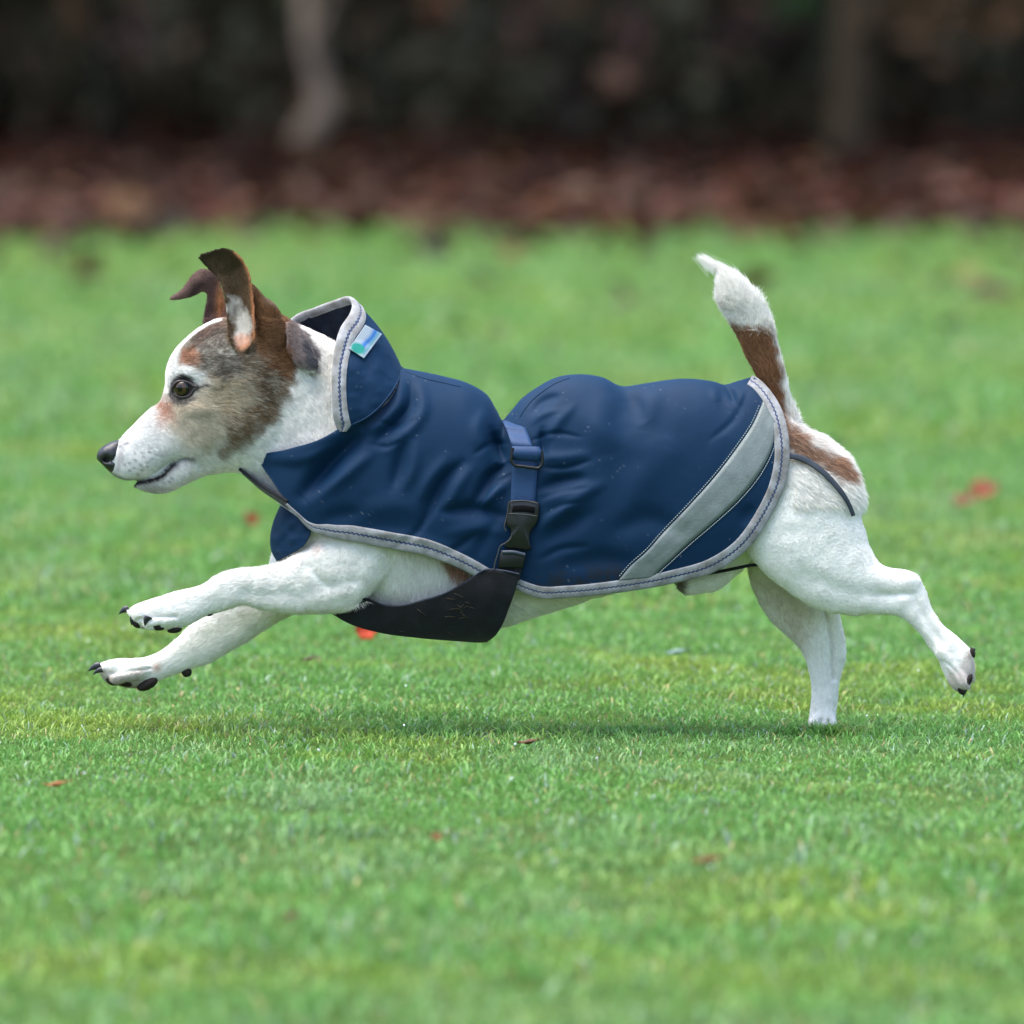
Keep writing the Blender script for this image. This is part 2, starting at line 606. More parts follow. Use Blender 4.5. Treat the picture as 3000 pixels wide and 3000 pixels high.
tree('dark leaning tree behind the leaves, right of centre', (b2.x, b2.y, 0),
     [(b2.x, b2.y, -.02), at(2080, 330, 18.2), at(2200, 200, 18.2), at(2330, 110, 18.2), at(2500, -100, 18.2), at(2700, -700, 18.2)],
     [.10, .075, .06, .055, .05, .04], m_dark)
b3 = at(1660, 470, 17.6)
tree('dim grey brown tree stem near the middle', (b3.x, b3.y, 0),
     [(b3.x, b3.y, -.02), at(1665, 330, 17.6), at(1650, 200, 17.6), at(1660, 0, 17.6), at(1680, -900, 17.6)],
     [.06, .045, .04, .038, .03], mat('grey_bark', lin(82, 66, 62), rough=.9, noise_amt=.4, noise_scale=10, bump=.4))
b4 = at(310, 470, 18.0)
tree('dark tree stem at the far left', (b4.x, b4.y, 0),
     [(b4.x, b4.y, -.02), at(300, 300, 18.0), at(315, 100, 18.0), at(300, -900, 18.0)],
     [.09, .06, .055, .04], m_dark)

# hanging clusters of withered leaves in front of the undergrowth
CL = [('tan', 1820, 215, 50, 50, (150, 112, 92), 'withered tan leaf cluster hanging right of centre'),
      ('rose', 1850, 90, 40, 55, (104, 74, 70), 'dim rosy leaf cluster above the tan one'),
      ('topleft', 215, 60, 50, 50, (104, 78, 52), 'ochre leaf cluster at the top left corner'),
      ('left2', 410, 110, 55, 60, (86, 66, 60), 'mauve brown leaf cluster at the top left'),
      ('top', 1290, 15, 45, 40, (128, 90, 66), 'orange brown leaf cluster at the top middle'),
      ('top2', 1550, 40, 50, 50, (88, 62, 54), 'dull brown leaf cluster at the top middle'),
      ('right', 2700, 40, 190, 55, (98, 72, 44), 'wide golden brown leaf spray at the top right'),
      ('green', 2335, 5, 60, 40, (58, 84, 44), 'small green leaf cluster at the top right'),
      ('red', 2200, 95, 130, 60, (60, 42, 40), 'dark reddish leaf spray right of centre'),
      ('far', 2960, 60, 60, 70, (112, 82, 56), 'brown leaf cluster at the right edge')]
for key, cx, cy, rx, ry, col, lab in CL:
    n = 26 if rx < 100 else 90
    c0 = at(cx, cy, 16.0)
    k = 24.0 / 8 * PX
    pos = np.stack([c0.x + rng.normal(0, rx * k * .55, n), c0.y + rng.normal(0, .08, n), c0.z + rng.normal(0, ry * k * .5, n)], 1)
    cols = np.tile(lin(*col), (n, 1)) * rng.uniform(.6, 1.4, (n, 1))
    o = leaf_cloud('leaf_cluster', pos, rng.uniform(.025, .04, n), cols, m_leaf)
    # the twig that carries it
    r = empty('leafy_twig', (c0.x, c0.y, c0.z))
    bpy.context.view_layer.update()
    o.data.transform(__import__('mathutils').Matrix.Translation((-c0.x, -c0.y, -c0.z)))
    o.parent = r
    o.name = 'leaves'
    tube('twig', [Vector((0, 0, -ry * k * .6)), Vector((.02, .1, .2)), Vector((.1, .5, 1.6)), Vector((.15, 1.0, 2.9))], [.003, .005, .01, .016], m_dark, r, n=6)
    tag(r, lab, 'twig', 'withered twigs at the wood edge')

# ------------------------------------------------------------------ fallen leaves on the lawn


def fallen_leaf(x, y, size, col, lab, lift=.012, tilt=.25, up=False, asp=.55, rz=None):
    gx, gy = G(x, y)
    n, m2 = 9, 7
    V = []
    for i in range(n):
        u = i / (n - 1)
        hw = math.sin(math.pi * u ** .85) ** .8 * (1 + .16 * math.sin(u * 31)) * asp
        for j in range(m2):
            v = j / (m2 - 1) * 2 - 1
            V.append(((u - .5) * size, v * hw * size / 2, (abs(v) * .12 + .35 * (u - .5) ** 2 + .04 * math.sin(9 * u + 3 * v)) * size))
    nb = len(V)
    # stalk
    for i in range(4):
        for a in range(3):
            V.append((size * (.48 + .09 * i), .012 * size * math.cos(a * 2.1), size * (.09 + .03 * i) + .012 * size * math.sin(a * 2.1)))
    F = [grid_faces(n, m2), grid_faces(4, 3, True, nb)]
    F = [np.concatenate(F)]
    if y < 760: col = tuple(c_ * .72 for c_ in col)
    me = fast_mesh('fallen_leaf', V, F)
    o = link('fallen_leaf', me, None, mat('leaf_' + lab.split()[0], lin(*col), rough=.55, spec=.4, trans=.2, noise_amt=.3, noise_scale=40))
    o.location = (gx, gy, lift)
    o.rotation_euler = (tilt if not up else R(75), -.15, rng.uniform(0, 6) if rz is None else rz)
    sm = o.modifiers.new('thick', 'SOLIDIFY'); sm.thickness = .0006
    tag(o, lab, 'fallen leaf', 'fallen leaves on the lawn')
    return o


fallen_leaf(2880, 1495, .040, (116, 50, 8), 'bright red curled leaf on the lawn right of the tail', .024, R(40), rz=.2, asp=.8)
fallen_leaf(2820, 1512, .032, (112, 58, 42), 'dull red brown leaf just left of the bright red one', .018, R(30), rz=.5, asp=.7)
fallen_leaf(732, 1568, .024, (138, 52, 14), 'small orange leaf in front of the dog\'s chest', .02, R(60), rz=.9, asp=.8)
fallen_leaf(1075, 1900, .026, (180, 58, 18), 'tiny upright orange leaf below the dog\'s elbow', .020, 0, up=True, rz=.1, asp=.9)
fallen_leaf(2840, 850, .065, (120, 98, 48), 'faint olive brown leaf far back at the right', .024, R(25), rz=.1)
fallen_leaf(1460, 1008, .045, (92, 82, 46), 'small dark brown leaf behind the dog\'s back', .02, R(15), rz=.4)
fallen_leaf(1825, 925, .045, (76, 80, 46), 'small dark olive leaf above the hump of the coat', .022, R(35), rz=.2)
fallen_leaf(380, 690, .11, (140, 96, 44), 'golden brown leaf at the lawn edge left of the ears', .05, R(55), rz=.3, asp=.8)
fallen_leaf(400, 735, .075, (118, 84, 52), 'muted brown leaf just below the golden one', .035, R(45), rz=2.)
fallen_leaf(1010, 665, .08, (128, 100, 58), 'sandy brown leaf at the lawn edge above the collar', .035, R(45), rz=.3)
fallen_leaf(1160, 655, .08, (140, 108, 74), 'pale tan leaf at the lawn edge left of centre', .04, R(50), rz=2.6)
fallen_leaf(1330, 655, .10, (150, 96, 66), 'orange tan leaf at the lawn edge near the centre', .04, R(50), rz=.4)
fallen_leaf(1700, 650, .13, (150, 112, 84), 'large pale brown leaf at the lawn edge right of centre', .05, R(50), rz=.2)
fallen_leaf(2800, 640, .13, (142, 92, 68), 'wide rusty leaf at the lawn edge at the right', .05, R(50), rz=.2)
fallen_leaf(2640, 650, .09, (112, 62, 50), 'dark rusty leaf at the lawn edge beside the olive trunk', .04, R(50), rz=.9)
fallen_leaf(1548, 2220, .020, (96, 64, 38), 'thin brown leaf in the shadow under the dog', .013, R(15), rz=.1, asp=.3)
fallen_leaf(1275, 2520, .016, (130, 88, 44), 'blurred brown leaf in the near grass at the centre', .018, R(35), rz=1.2)
fallen_leaf(2070, 2585, .026, (112, 80, 34), 'flat orange brown leaf in the near grass right of centre', .016, R(20), rz=.1, asp=.3)
fallen_leaf(850, 2745, .013, (92, 58, 34), 'small dark brown leaf in the near grass', .015, R(25), rz=.4)
fallen_leaf(1980, 1950, .022, (110, 140, 132), 'grey green leaf lying behind the dog\'s belly', .012, R(15), rz=.1, asp=.4)
fallen_leaf(905, 1975, .016, (84, 62, 44), 'dark narrow leaf in the grass behind the front paws', .014, R(25), rz=.1, asp=.3)
fallen_leaf(165, 2350, .020, (150, 90, 44), 'thin rusty leaf at the left edge of the grass', .014, R(15), rz=.1, asp=.3)

# ================================================================== DOG
# ---- body surfaces (px space) ---------------------------------------------------
W0 = []
main = [  # nose -> rump ; Tx,Ty,Bx,By,W,depth,power,shift
    (306, 1326, 312, 1380, 14, 0, 2.2, 0),
    (322, 1308, 326, 1392, 34, 0, 2.3, -.1),
    (345, 1288, 352, 1406, 48, 0, 2.4, -.15),
    (391, 1240, 402, 1410, 57, 0, 2.4, -.2),
    (436, 1198, 452, 1396, 62, 0, 2.3, -.2),
    (476, 1156, 522, 1358, 74, 0, 2.2, -.2),
    (484, 1118, 570, 1375, 92, 0, 2.2, -.1),
    (486, 1082, 598, 1385, 108, 0, 2.3, 0),
    (503, 1036, 620, 1385, 120, 0, 2.4, .05),
    (545, 988, 645, 1385, 128, 0, 2.4, .05),
    (600, 948, 670, 1385, 134, 0, 2.4, .0),
    (700, 920, 705, 1385, 138, 0, 2.3, .0),
    (795, 908, 750, 1415, 126, 0, 2.2, 0),
    (863, 940, 792, 1450, 108, 0, 2.2, 0),
    (940, 977, 832, 1500, 104, 0, 2.2, 0),
    (1040, 1035, 822, 1570, 110, 0, 2.2, 0),
    (1110, 1075, 830, 1645, 124, 0, 2.2, 0),
    (1185, 1115, 950, 1700, 150, 0, 2.2, 0),
    (1290, 1140, 1120, 1790, 138, 0, 2.2, -.2),
    (1400, 1190, 1300, 1838, 128, 0, 2.2, -.2),
    (1480, 1290, 1440, 1846, 104, 0, 2.2, -.2),
    (1600, 1215, 1590, 1803, 114, 0, 2.2, -.1),
    (1750, 1165, 1760, 1750, 132, 0, 2.2, 0),
    (1950, 1150, 1950, 1700, 128, 0, 2.2, 0),
    (2130, 1148, 2150, 1640, 124, 0, 2.2, 0),
    (2250, 1170, 2300, 1640, 122, 0, 2.2, 0),
    (2370, 1262, 2400, 1650, 110, 0, 2.2, 0),
    (2440, 1302, 2460, 1610, 95, 0, 2.2, 0),
    (2500, 1370, 2505, 1540, 62, 0, 2.2, 0),
    (2525, 1440, 2525, 1480, 20, 0, 2.2, 0)]
jaw = [(390, 1418, 394, 1426, 16, 0), (402, 1408, 406, 1436, 28, 0), (430, 1388, 436, 1446, 38, 0), (470, 1366, 476, 1449, 46, 0),
       (525, 1325, 525, 1432, 56, 0), (590, 1280, 584, 1404, 68, 0), (670, 1250, 660, 1386, 84, 0), (760, 1240, 735, 1392, 84, 0)]
nf = [(372, 1790, 380, 1806, 12, -98), (384, 1777, 394, 1826, 34, -98), (420, 1758, 430, 1842, 44, -98), (470, 1743, 480, 1850, 46, -98),
      (530, 1727, 545, 1838, 40, -98), (590, 1708, 612, 1806, 34, -98), (650, 1674, 668, 1790, 38, -100), (705, 1663, 716, 1776, 38, -102),
      (762, 1656, 768, 1790, 43, -104), (830, 1640, 850, 1801, 50, -106), (899, 1600, 945, 1800, 56, -108), (965, 1560, 1022, 1792, 60, -106),
      (1045, 1510, 1092, 1738, 62, -100), (1120, 1470, 1158, 1668, 58, -90), (1180, 1420, 1225, 1600, 45, -75)]
ff = [(280, 1946, 290, 1972, 12, 92), (296, 1938, 306, 1994, 32, 92), (340, 1927, 350, 2014, 42, 92), (400, 1925, 412, 2020, 44, 92),
      (452, 1912, 478, 1994, 36, 92), (502, 1880, 545, 1968, 36, 92), (545, 1836, 606, 1950, 40, 90), (610, 1790, 690, 1904, 44, 88),
      (690, 1730, 790, 1842, 48, 84), (780, 1670, 880, 1790, 54, 80), (800, 1600, 960, 1750, 60, 75), (880, 1540, 1050, 1680, 60, 70)]
nh = [(2150, 1240, 2400, 1290, 50, -62), (2130, 1420, 2522, 1420, 72, -78), (2160, 1580, 2532, 1530, 78, -84), (2215, 1660, 2556, 1606, 72, -88),
      (2295, 1728, 2586, 1652, 62, -92), (2390, 1786, 2622, 1666, 52, -94), (2490, 1806, 2656, 1668, 42, -96), (2570, 1802, 2690, 1684, 35, -98),
      (2622, 1808, 2714, 1726, 31, -98), (2662, 1830, 2732, 1776, 29, -98), (2712, 1888, 2766, 1828, 29, -98), (2742, 1930, 2812, 1866, 34, -98),
      (2762, 1975, 2848, 1908, 38, -98), (2782, 2008, 2858, 1958, 36, -98), (2800, 2026, 2848, 2002, 26, -98), (2816, 2034, 2834, 2022, 10, -98)]
fh = [(2170, 1480, 2450, 1480, 55, 70), (2184, 1640, 2450, 1660, 55, 80), (2200, 1725, 2440, 1760, 50, 86), (2252, 1818, 2440, 1830, 42, 90),
      (2300, 1862, 2450, 1874, 38, 90), (2338, 1900, 2452, 1912, 35, 90), (2364, 1962, 2458, 1965, 32, 90), (2374, 2030, 2460, 2035, 33, 90),
      (2370, 2085, 2454, 2085, 38, 88), (2366, 2135, 2452, 2135, 42, 84), (2378, 2160, 2440, 2160, 34, 82)]
fh_t = [(2400, 1740, 2440, 1740, 26, 90), (2410, 1800, 2462, 1795, 26, 90), (2418, 1870, 2478, 1870, 25, 90), (2420, 1910, 2484, 1908, 25, 90), (2415, 1970, 2470, 1970, 22, 90), (2415, 2020, 2462, 2020, 20, 90)]
tail = [(2260, 1320, 2400, 1300, 50, 0), (2262, 1235, 2348, 1236, 40, 0), (2235, 1155, 2324, 1164, 38, 0), (2209, 1097, 2306, 1093, 42, 0),
        (2184, 1052, 2292, 1035, 44, 0), (2146, 965, 2268, 948, 48, 0), (2114, 915, 2246, 898, 50, 0), (2096, 880, 2224, 862, 50, 0),
        (2092, 838, 2192, 828, 44, 0), (2096, 806, 2152, 796, 28, 0), (2086, 786, 2120, 776, 12, 0), (2072, 772, 2096, 762, 8, 0)]
earbase = [(725, 1040, 838, 1010, 40, -70), (735, 985, 838, 955, 42, -72), (738, 920, 812, 898, 32, -80), (735, 872, 772, 862, 18, -88), (731, 834, 746, 830, 8, -94)]
neckflap = [(836, 938, 866, 948, 16, -70), (838, 990, 898, 985, 20, -92), (846, 1036, 920, 1030, 20, -104), (868, 1070, 932, 1064, 17, -110), (892, 1088, 928, 1086, 9, -112)]
sheath = [(1980, 1690, 1985, 1722, 18, 0), (2000, 1690, 2005, 1742, 26, 0), (2050, 1675, 2055, 1742, 28, 0), (2090, 1660, 2100, 1732, 28, 0), (2130, 1620, 2150, 1700, 26, 0), (2170, 1560, 2210, 1640, 22, 0)]

parts = [loft(main), loft(jaw), loft(nf, flow=-1), loft(ff, flow=-1), loft(nh, flow=1), loft(fh, flow=1), loft(fh_t, flow=1),
         loft(tail, inset=9, flow=1), loft(earbase, flow=1), loft(neckflap, flow=1, inset=2), loft(sheath, flow=-1)]


# toes
def toe(p0, p1, r0, r1, d0, d1):
    a = np.array(p0, float); b = np.array(p1, float)
    t = (b - a) / np.linalg.norm(b - a)
    nrm = np.array([-t[1], t[0]])
    st = []
    for u in (-.12, 0, .3, .6, .85, 1.0, 1.08):
        r = (r0 * (1 - u) + r1 * u) * (0.35 if u in (-.12, 1.08) else (0.8 if u in (0, 1.0) else 1.0))
        c = a + (b - a) * u
        T = c + nrm * r; B = c - nrm * r
        st.append((*T, *B, r, d0 * (1 - u) + d1 * u))
    return loft(st, n=20, sub=14, inset=1, flow=1)


parts += [toe((505, 1790), (392, 1792), 25, 21, -78, -76), toe((540, 1800), (432, 1826), 26, 23, -108, -132), toe((500, 1820), (405, 1822), 25, 20, -100, -102),
          toe((420, 1950), (302, 1958), 25, 20, 74, 72), toe((420, 1962), (356, 1982), 26, 23, 118, 122), toe((430, 1960), (330, 1990), 26, 20, 60, 56),
          toe((2750, 1890), (2832, 2010), 26, 17, -108, -126), toe((2790, 1915), (2846, 1990), 24, 17, -80, -76),
          toe((2400, 2090), (2382, 2150), 20, 19, 72, 50), toe((2425, 2090), (2442, 2152), 20, 19, 76, 56)]


# ears: thick curved sheets
def sheet(E1, E2, cup, ns=40, nt=20, th=9, cupv=(0, 0)):
    """E1,E2: px3 edge polylines base->tip; cup: list of depth bulge at stations"""
    A = cr(E1, ns); B = cr(E2, ns)
    cu = np.interp(np.linspace(0, 1, ns), np.linspace(0, 1, len(cup)), cup)
    t = np.linspace(0, 1, nt)
    V = A[:, None] * (1 - t)[None, :, None] + B[:, None] * t[None, :, None]
    bul = (np.sin(np.pi * t) ** .8)[None, :] * cu[:, None]
    V[:, :, 2] += bul
    V[:, :, 0] += bul * cupv[0]
    V[:, :, 1] += bul * cupv[1]
    du = np.gradient(V, axis=0); dv = np.gradient(V, axis=1)
    n = np.cross(du, dv); n /= np.linalg.norm(n, axis=2)[:, :, None] + 1e-9
    edge = (np.minimum(1, np.sin(np.pi * t) * 2.2 + .25))[None, :, None] * (np.clip((1 - np.linspace(0, 1, ns)) * 6, .7, 1))[:, None, None]
    V1 = V + n * th / 2 * edge; V2 = V - n * th / 2 * edge
    nv = nt
    F = [grid_faces(ns, nt), grid_faces(ns, nt, off=ns * nt)[:, ::-1]]
    o = ns * nt
    ring = [i * nv for i in range(ns)] + [(ns - 1) * nv + j for j in range(1, nv)] + [i * nv + nv - 1 for i in range(ns - 2, -1, -1)] + [j for j in range(nv - 2, 0, -1)]
    r = np.array(ring); r2 = np.roll(r, -1)
    F.append(np.stack([r, r + o, r2 + o, r2], 1))
    ctr = V[:, nt // 2]
    dr = np.gradient(ctr, axis=0); dr /= np.linalg.norm(dr, axis=1)[:, None] + 1e-9
    for a, d in zip(V[:, ::5].reshape(-1, 3), np.repeat(dr, len(range(0, nt, 5)), 0)):
        FLOW.append((*a, *d))
    return np.concatenate([V1.reshape(-1, 3), V2.reshape(-1, 3)]), np.concatenate(F), np.zeros((0, 3), int)


near_ear = sheet([(690, 1030, -122), (668, 985, -122), (664, 932, -114), (657, 866, -106), (641, 822, -104), (608, 788, -112), (581, 757, -124)],
                 [(722, 1032, -128), (746, 985, -136), (746, 915, -136), (738, 840, -122), (718, 770, -108), (668, 726, -104), (590, 744, -124)],
                 [10, 42, 52, 46, 30, 10, 2])
far_ear = sheet([(588, 965, 60), (594, 932, 70), (604, 885, 78), (604, 864, 80), (596, 857, 82), (571, 870, 80), (545, 875, 76), (500, 881, 72)],
                [(680, 960, 60), (668, 920, 78), (655, 860, 84), (630, 800, 90), (590, 786, 92), (563, 806, 90), (535, 846, 84), (498, 869, 76)],
                [14, 22, 20, 12, -14, -14, -8, -2], th=9)
parts += [near_ear, far_ear]

V, F = merge(parts)
Wd = P(V[:, 0], V[:, 1], V[:, 2])
tmp = fast_mesh('tmp', Wd, F)
to = bpy.data.objects.new('tmp', tmp)
COL.objects.link(to)
rm = to.modifiers.new('r', 'REMESH')
rm.mode = 'VOXEL'
rm.voxel_size = 0.0013
bpy.context.view_layer.update()
dg = bpy.context.evaluated_depsgraph_get()
body_me = bpy.data.meshes.new_from_object(to.evaluated_get(dg))
bpy.data.objects.remove(to)
body_me.name = 'dog'


def get_co(me):
    a = np.zeros(len(me.vertices) * 3, np.float32)
    me.vertices.foreach_get('co', a)
    return a.reshape(-1, 3).astype(float)


def to_px(Wc):
    """world -> px space (x,y,d)"""
    d = Wc[:, 1] / PX
    X, Y, Z = Wc[:, 0], Wc[:, 1] - CAMY, Wc[:, 2] - CAMZ
    f = Y * math.cos(PITCH) - Z * math.sin(PITCH)
    u = Y * math.sin(PITCH) + Z * math.cos(PITCH)
    return np.stack([1500 + X / f * 3000 * FOC / SENS, 1500 - u / f * 3000 * FOC / SENS, d], 1)


def smooth(co, me, it, wgt=None, lam=.55):
    ne = len(me.edges)
    e = np.zeros(ne * 2, np.int32)
    me.edges.foreach_get('vertices', e)
    e = e.reshape(-1, 2)
    deg = np.bincount(e.ravel(), minlength=len(co))[:, None]
    w = np.ones((len(co), 1)) if wgt is None else wgt[:, None]
    for _ in range(it):
        s = np.zeros_like(co)
        for k in range(3):
            s[:, k] = np.bincount(e[:, 0], co[e[:, 1], k], len(co)) + np.bincount(e[:, 1], co[e[:, 0], k], len(co))
        co = co + (s / np.maximum(deg, 1) - co) * lam * w
    return co


co = get_co(body_me)
q = to_px(co)
ear = ((q[:, 1] < 945) & (q[:, 0] < 750)) | ((q[:, 0] > 660) & (q[:, 0] < 750) & (q[:, 1] < 1030) & (q[:, 2] < -60))
paw = ((q[:, 0] < 520) & (q[:, 1] > 1700)) | (q[:, 0] > 2740)
face = (q[:, 0] < 480) & (q[:, 1] < 1500)
wg = np.where(ear, .18, np.where(paw, .16, np.where(face, .5, 1.0)))
co = smooth(co, body_me, 16, wg)
q = to_px(co)


def gauss(q, c, r):
    return np.exp(-(((q[:, 0] - c[0]) / r[0]) ** 2 + ((q[:, 1] - c[1]) / r[1]) ** 2 + ((q[:, 2] - c[2]) / r[2]) ** 2))


def normals(me, co):
    me.vertices.foreach_set('co', co.astype(np.float32).ravel())
    me.update()
    n = np.zeros(len(me.vertices) * 3, np.float32)
    me.vertices.foreach_get('normal', n)
    return n.reshape(-1, 3).astype(float)


nr = normals(body_me, co)
side = np.clip(-nr[:, 1] * 2, 0, 1)   # faces the camera side
EYE = (536, 1136)
LIP = [(376, 1418), (400, 1412), (426, 1405), (450, 1400), (470, 1391), (486, 1379), (498, 1367), (519, 1351), (545, 1341)]
disp = np.zeros(len(co))
asd = np.abs(nr[:, 1])
for s in (-1, 1):
    m_ = np.clip(nr[:, 1] * s * 2, 0, 1)
    g2 = lambda cx, cy, rx, ry: np.exp(-((q[:, 0] - cx) / rx) ** 2 - ((q[:, 1] - cy) / ry) ** 2) * m_
    disp += -9 * g2(EYE[0], EYE[1], 38, 38)            # socket
    disp += 7 * g2(545, 1092, 42, 18)                   # brow
    disp += 8 * g2(590, 1200, 50, 22)                   # cheek bone
    disp += 8 * g2(700, 1250, 60, 60)                   # jaw muscle
    disp += -7 * g2(478, 1215, 28, 45)                  # hollow before the eye
    disp += 5 * g2(400, 1350, 45, 32)                   # whisker pad
    disp += -5 * np.exp(-(polydist(q[:, 0], q[:, 1], LIP) / 5.0) ** 2) * m_
    disp += -6 * g2(2640, 1740, 30, 10) + -5 * g2(2600, 1745, 40, 12)     # hock tendon hollow
    disp += 7 * g2(2668, 1700, 30, 22)
    disp += -6 * np.exp(-(polydist(q[:, 0], q[:, 1], [(2350, 1690), (2480, 1735), (2600, 1745)]) / 26) ** 2) * m_
    disp += -6 * np.exp(-(polydist(q[:, 0], q[:, 1], [(720, 1742), (860, 1745), (960, 1720)]) / 22) ** 2) * m_
    disp += -6 * np.exp(-(polydist(q[:, 0], q[:, 1], [(905, 1660), (960, 1720), (1040, 1700)]) / 18) ** 2) * m_
for pl_, am_, wd_, far_ in [([(520, 1806), (455, 1806), (404, 1816)], 9, 5, 0), ([(440, 1958), (380, 1964), (322, 1972)], 9, 5, 1), ([(2760, 1935), (2800, 1965), (2832, 2018)], 4, 5, 0),
                           ([(470, 1836), (440, 1838)], 6, 5, 0), ([(2412, 1760), (2432, 1830), (2440, 1900), (2444, 1990)], 12, 7, 1), ([(2404, 2110), (2406, 2170)], 9, 5, 1), ([(2428, 2110), (2430, 2170)], 8, 5, 1),
                           ([(2672, 1740), (2700, 1800), (2760, 1880)], 4, 10, 0), ([(2710, 1850), (2780, 1930)], -3, 8, 0)]:
    disp -= am_ * np.exp(-(polydist(q[:, 0], q[:, 1], pl_) / wd_) ** 2) * np.clip(-nr[:, 1] * 2, 0, 1) * ((q[:, 2] > 0) if far_ else (q[:, 2] < 0))
disp += 2.0 * (vnoise(q[:, 0], q[:, 1], q[:, 2], 34, 71) - .5) * 2
co = co + nr * (disp * PX)[:, None]
nr = normals(body_me, co)
q = to_px(co)

# ---- coat marking colours -------------------------------------------------------
WHITE = np.array([0.89, 0.875, 0.83])


def fur_color(q, rnd):
    """q px coords, rnd per-point random 0..1 (salt and pepper)"""
    x, y, d = q[:, 0], q[:, 1], q[:, 2]
    n1 = vnoise(x, y, d, 26, 81) - .5
    n2 = vnoise(x, y, d, 9, 82) - .5
    X = x + n1 * 26 + n2 * 10
    Y = y + (vnoise(x, y, d, 26, 83) - .5) * 26 + (vnoise(x, y, d, 9, 84) - .5) * 10
    c = np.tile(WHITE, (len(x), 1)) * (1 + .05 * n1[:, None])

    def mix(a, col, k=1.0, jitter=.22):
        nonlocal c
        j = np.clip(a * k + (rnd - .5) * jitter * (a > .02) * (a < .98), 0, 1)[:, None]
        cc = np.asarray(col)
        c = c * (1 - j) + cc * j
    near_head = (x < 960) & (y < 1460)
    hd = near_head.astype(float)
    mix(hd * (x < 720) * np.clip((700 - x) / 160, 0, 1), lin(212, 212, 210), .7, 0)  # grey of age and head shade painted into the white muzzle
    mix(softpoly(X, Y, [(500, 1175), (600, 1130), (700, 1150), (710, 1250), (650, 1330), (560, 1325), (500, 1255)], 30) * hd, lin(188, 176, 150), .75, .2)
    mix(softpoly(X, Y, [(470, 1165), (500, 1150), (600, 1160), (640, 1230), (600, 1290), (520, 1260), (470, 1230)], 26) * hd, lin(186, 168, 142), .55, .25)
    # grizzled side of the head
    mix(softpoly(X, Y, [(548, 975), (520, 1050), (552, 1072), (598, 1100), (612, 1140), (640, 1200), (655, 1255), (662, 1300), (640, 1335), (700, 1312), (765, 1265), (806, 1212), (838, 1150), (858, 1085), (872, 1020), (868, 900), (760, 820), (600, 900)], 12) * hd, lin(142, 122, 98), .9)
    mix(softpoly(X, Y, [(600, 1110), (720, 1100), (760, 1180), (700, 1235), (640, 1215), (600, 1160)], 24) * hd, lin(190, 176, 146), .7, .5)
    mix(softpoly(X, Y, [(548, 985), (600, 950), (660, 960), (690, 1010), (730, 1040), (700, 1085), (655, 1110), (600, 1100), (556, 1070), (535, 1040)], 14) * hd, lin(96, 90, 82), .9, .45)
    mix(softpoly(X, Y, [(700, 1050), (840, 1060), (838, 1150), (800, 1215), (765, 1190), (740, 1120)], 20) * hd, lin(104, 84, 62), .8, .5)
    mix(softpoly(X, Y, [(735, 1190), (790, 1180), (800, 1225), (740, 1270), (680, 1300), (645, 1330), (665, 1270), (700, 1230)], 16) * hd, lin(122, 94, 64), .85, .4)
    mix(softpoly(X, Y, [(524, 1032), (560, 1010), (580, 1060), (556, 1072), (520, 1062)], 9) * hd, lin(156, 112, 88), .8, .3)
    mix(softpoly(X, Y, [(560, 985), (600, 940), (640, 900), (660, 950), (600, 985), (575, 1010)], 12) * hd, lin(118, 90, 80), .6, .3)
    mix(softpoly(X, Y, [(722, 800), (790, 880), (836, 915), (858, 980), (862, 1085), (838, 1110), (780, 1080), (738, 1030), (744, 960), (735, 900)], 12) * hd, lin(122, 84, 54), .95, .3)
    gz = softpoly(X, Y, [(600, 1010), (700, 1000), (800, 1060), (845, 1090), (835, 1150), (790, 1220), (700, 1310), (640, 1330), (655, 1250), (610, 1140), (560, 1060)], 20) * hd
    gn = vnoise(x + y * .5, y - x * .4, d, 7, 191) * .6 + vnoise(x, y, d, 16, 192) * .4
    mix(gz * np.clip((gn - .45) * 5, 0, 1) * (rnd > .25), lin(188, 182, 168), .55, 0)
    mix(gz * np.clip((.42 - gn) * 6, 0, 1), lin(70, 62, 54), .5, 0)
    # ear flap behind the head
    mix(softpoly(X, Y, [(838, 925), (872, 940), (905, 985), (935, 1060), (935, 1090), (885, 1090), (850, 1060), (842, 1000)], 6) * hd, lin(122, 110, 108), .95, .3)
    mix(softpoly(X, Y, [(885, 990), (910, 1010), (938, 1070), (900, 1075), (880, 1040)], 9) * hd, lin(78, 80, 88), .8, .4)
    # tear patch, pale muzzle and speckles
    mix(np.exp(-(((X - 482) * .9 + (Y - 1205) * .45) / 26) ** 2 - (((Y - 1205) * .9 - (X - 482) * .4) / 44) ** 2) * hd * (x < 540), lin(160, 104, 78), .85, .3)
    mix(np.exp(-((X - 555) / 50) ** 2 - ((Y - 1250) / 60) ** 2) * hd, lin(216, 206, 188), .6, .3)
    mix(np.exp(-(polydist(x, y, [(497, 1152), (505, 1112), (530, 1098), (560, 1110), (575, 1135), (592, 1128), (606, 1128)]) / 4.5) ** 2) * hd, lin(52, 44, 42), .9, .0)
    mix(np.exp(-(polydist(x, y, [(497, 1152), (508, 1172), (535, 1181), (560, 1166), (572, 1140)]) / 7) ** 2) * hd, lin(84, 78, 78), .8, .0)
    mix(np.clip((52 - np.abs(d)) / 12, 0, 1) * ((x < 640) & (y < 1150)) * hd, WHITE, .95, .1)
    mix(np.clip(1.5 - np.hypot((x - 535) / 26, (y - 1137) / 28), 0, 1) * 3 * hd, lin(30, 26, 26), 1, 0)
    mix(np.exp(-((x - 513) / 15) ** 2 - ((y - 1140) / 24) ** 2) * hd, lin(40, 34, 32), 1.0, .1)
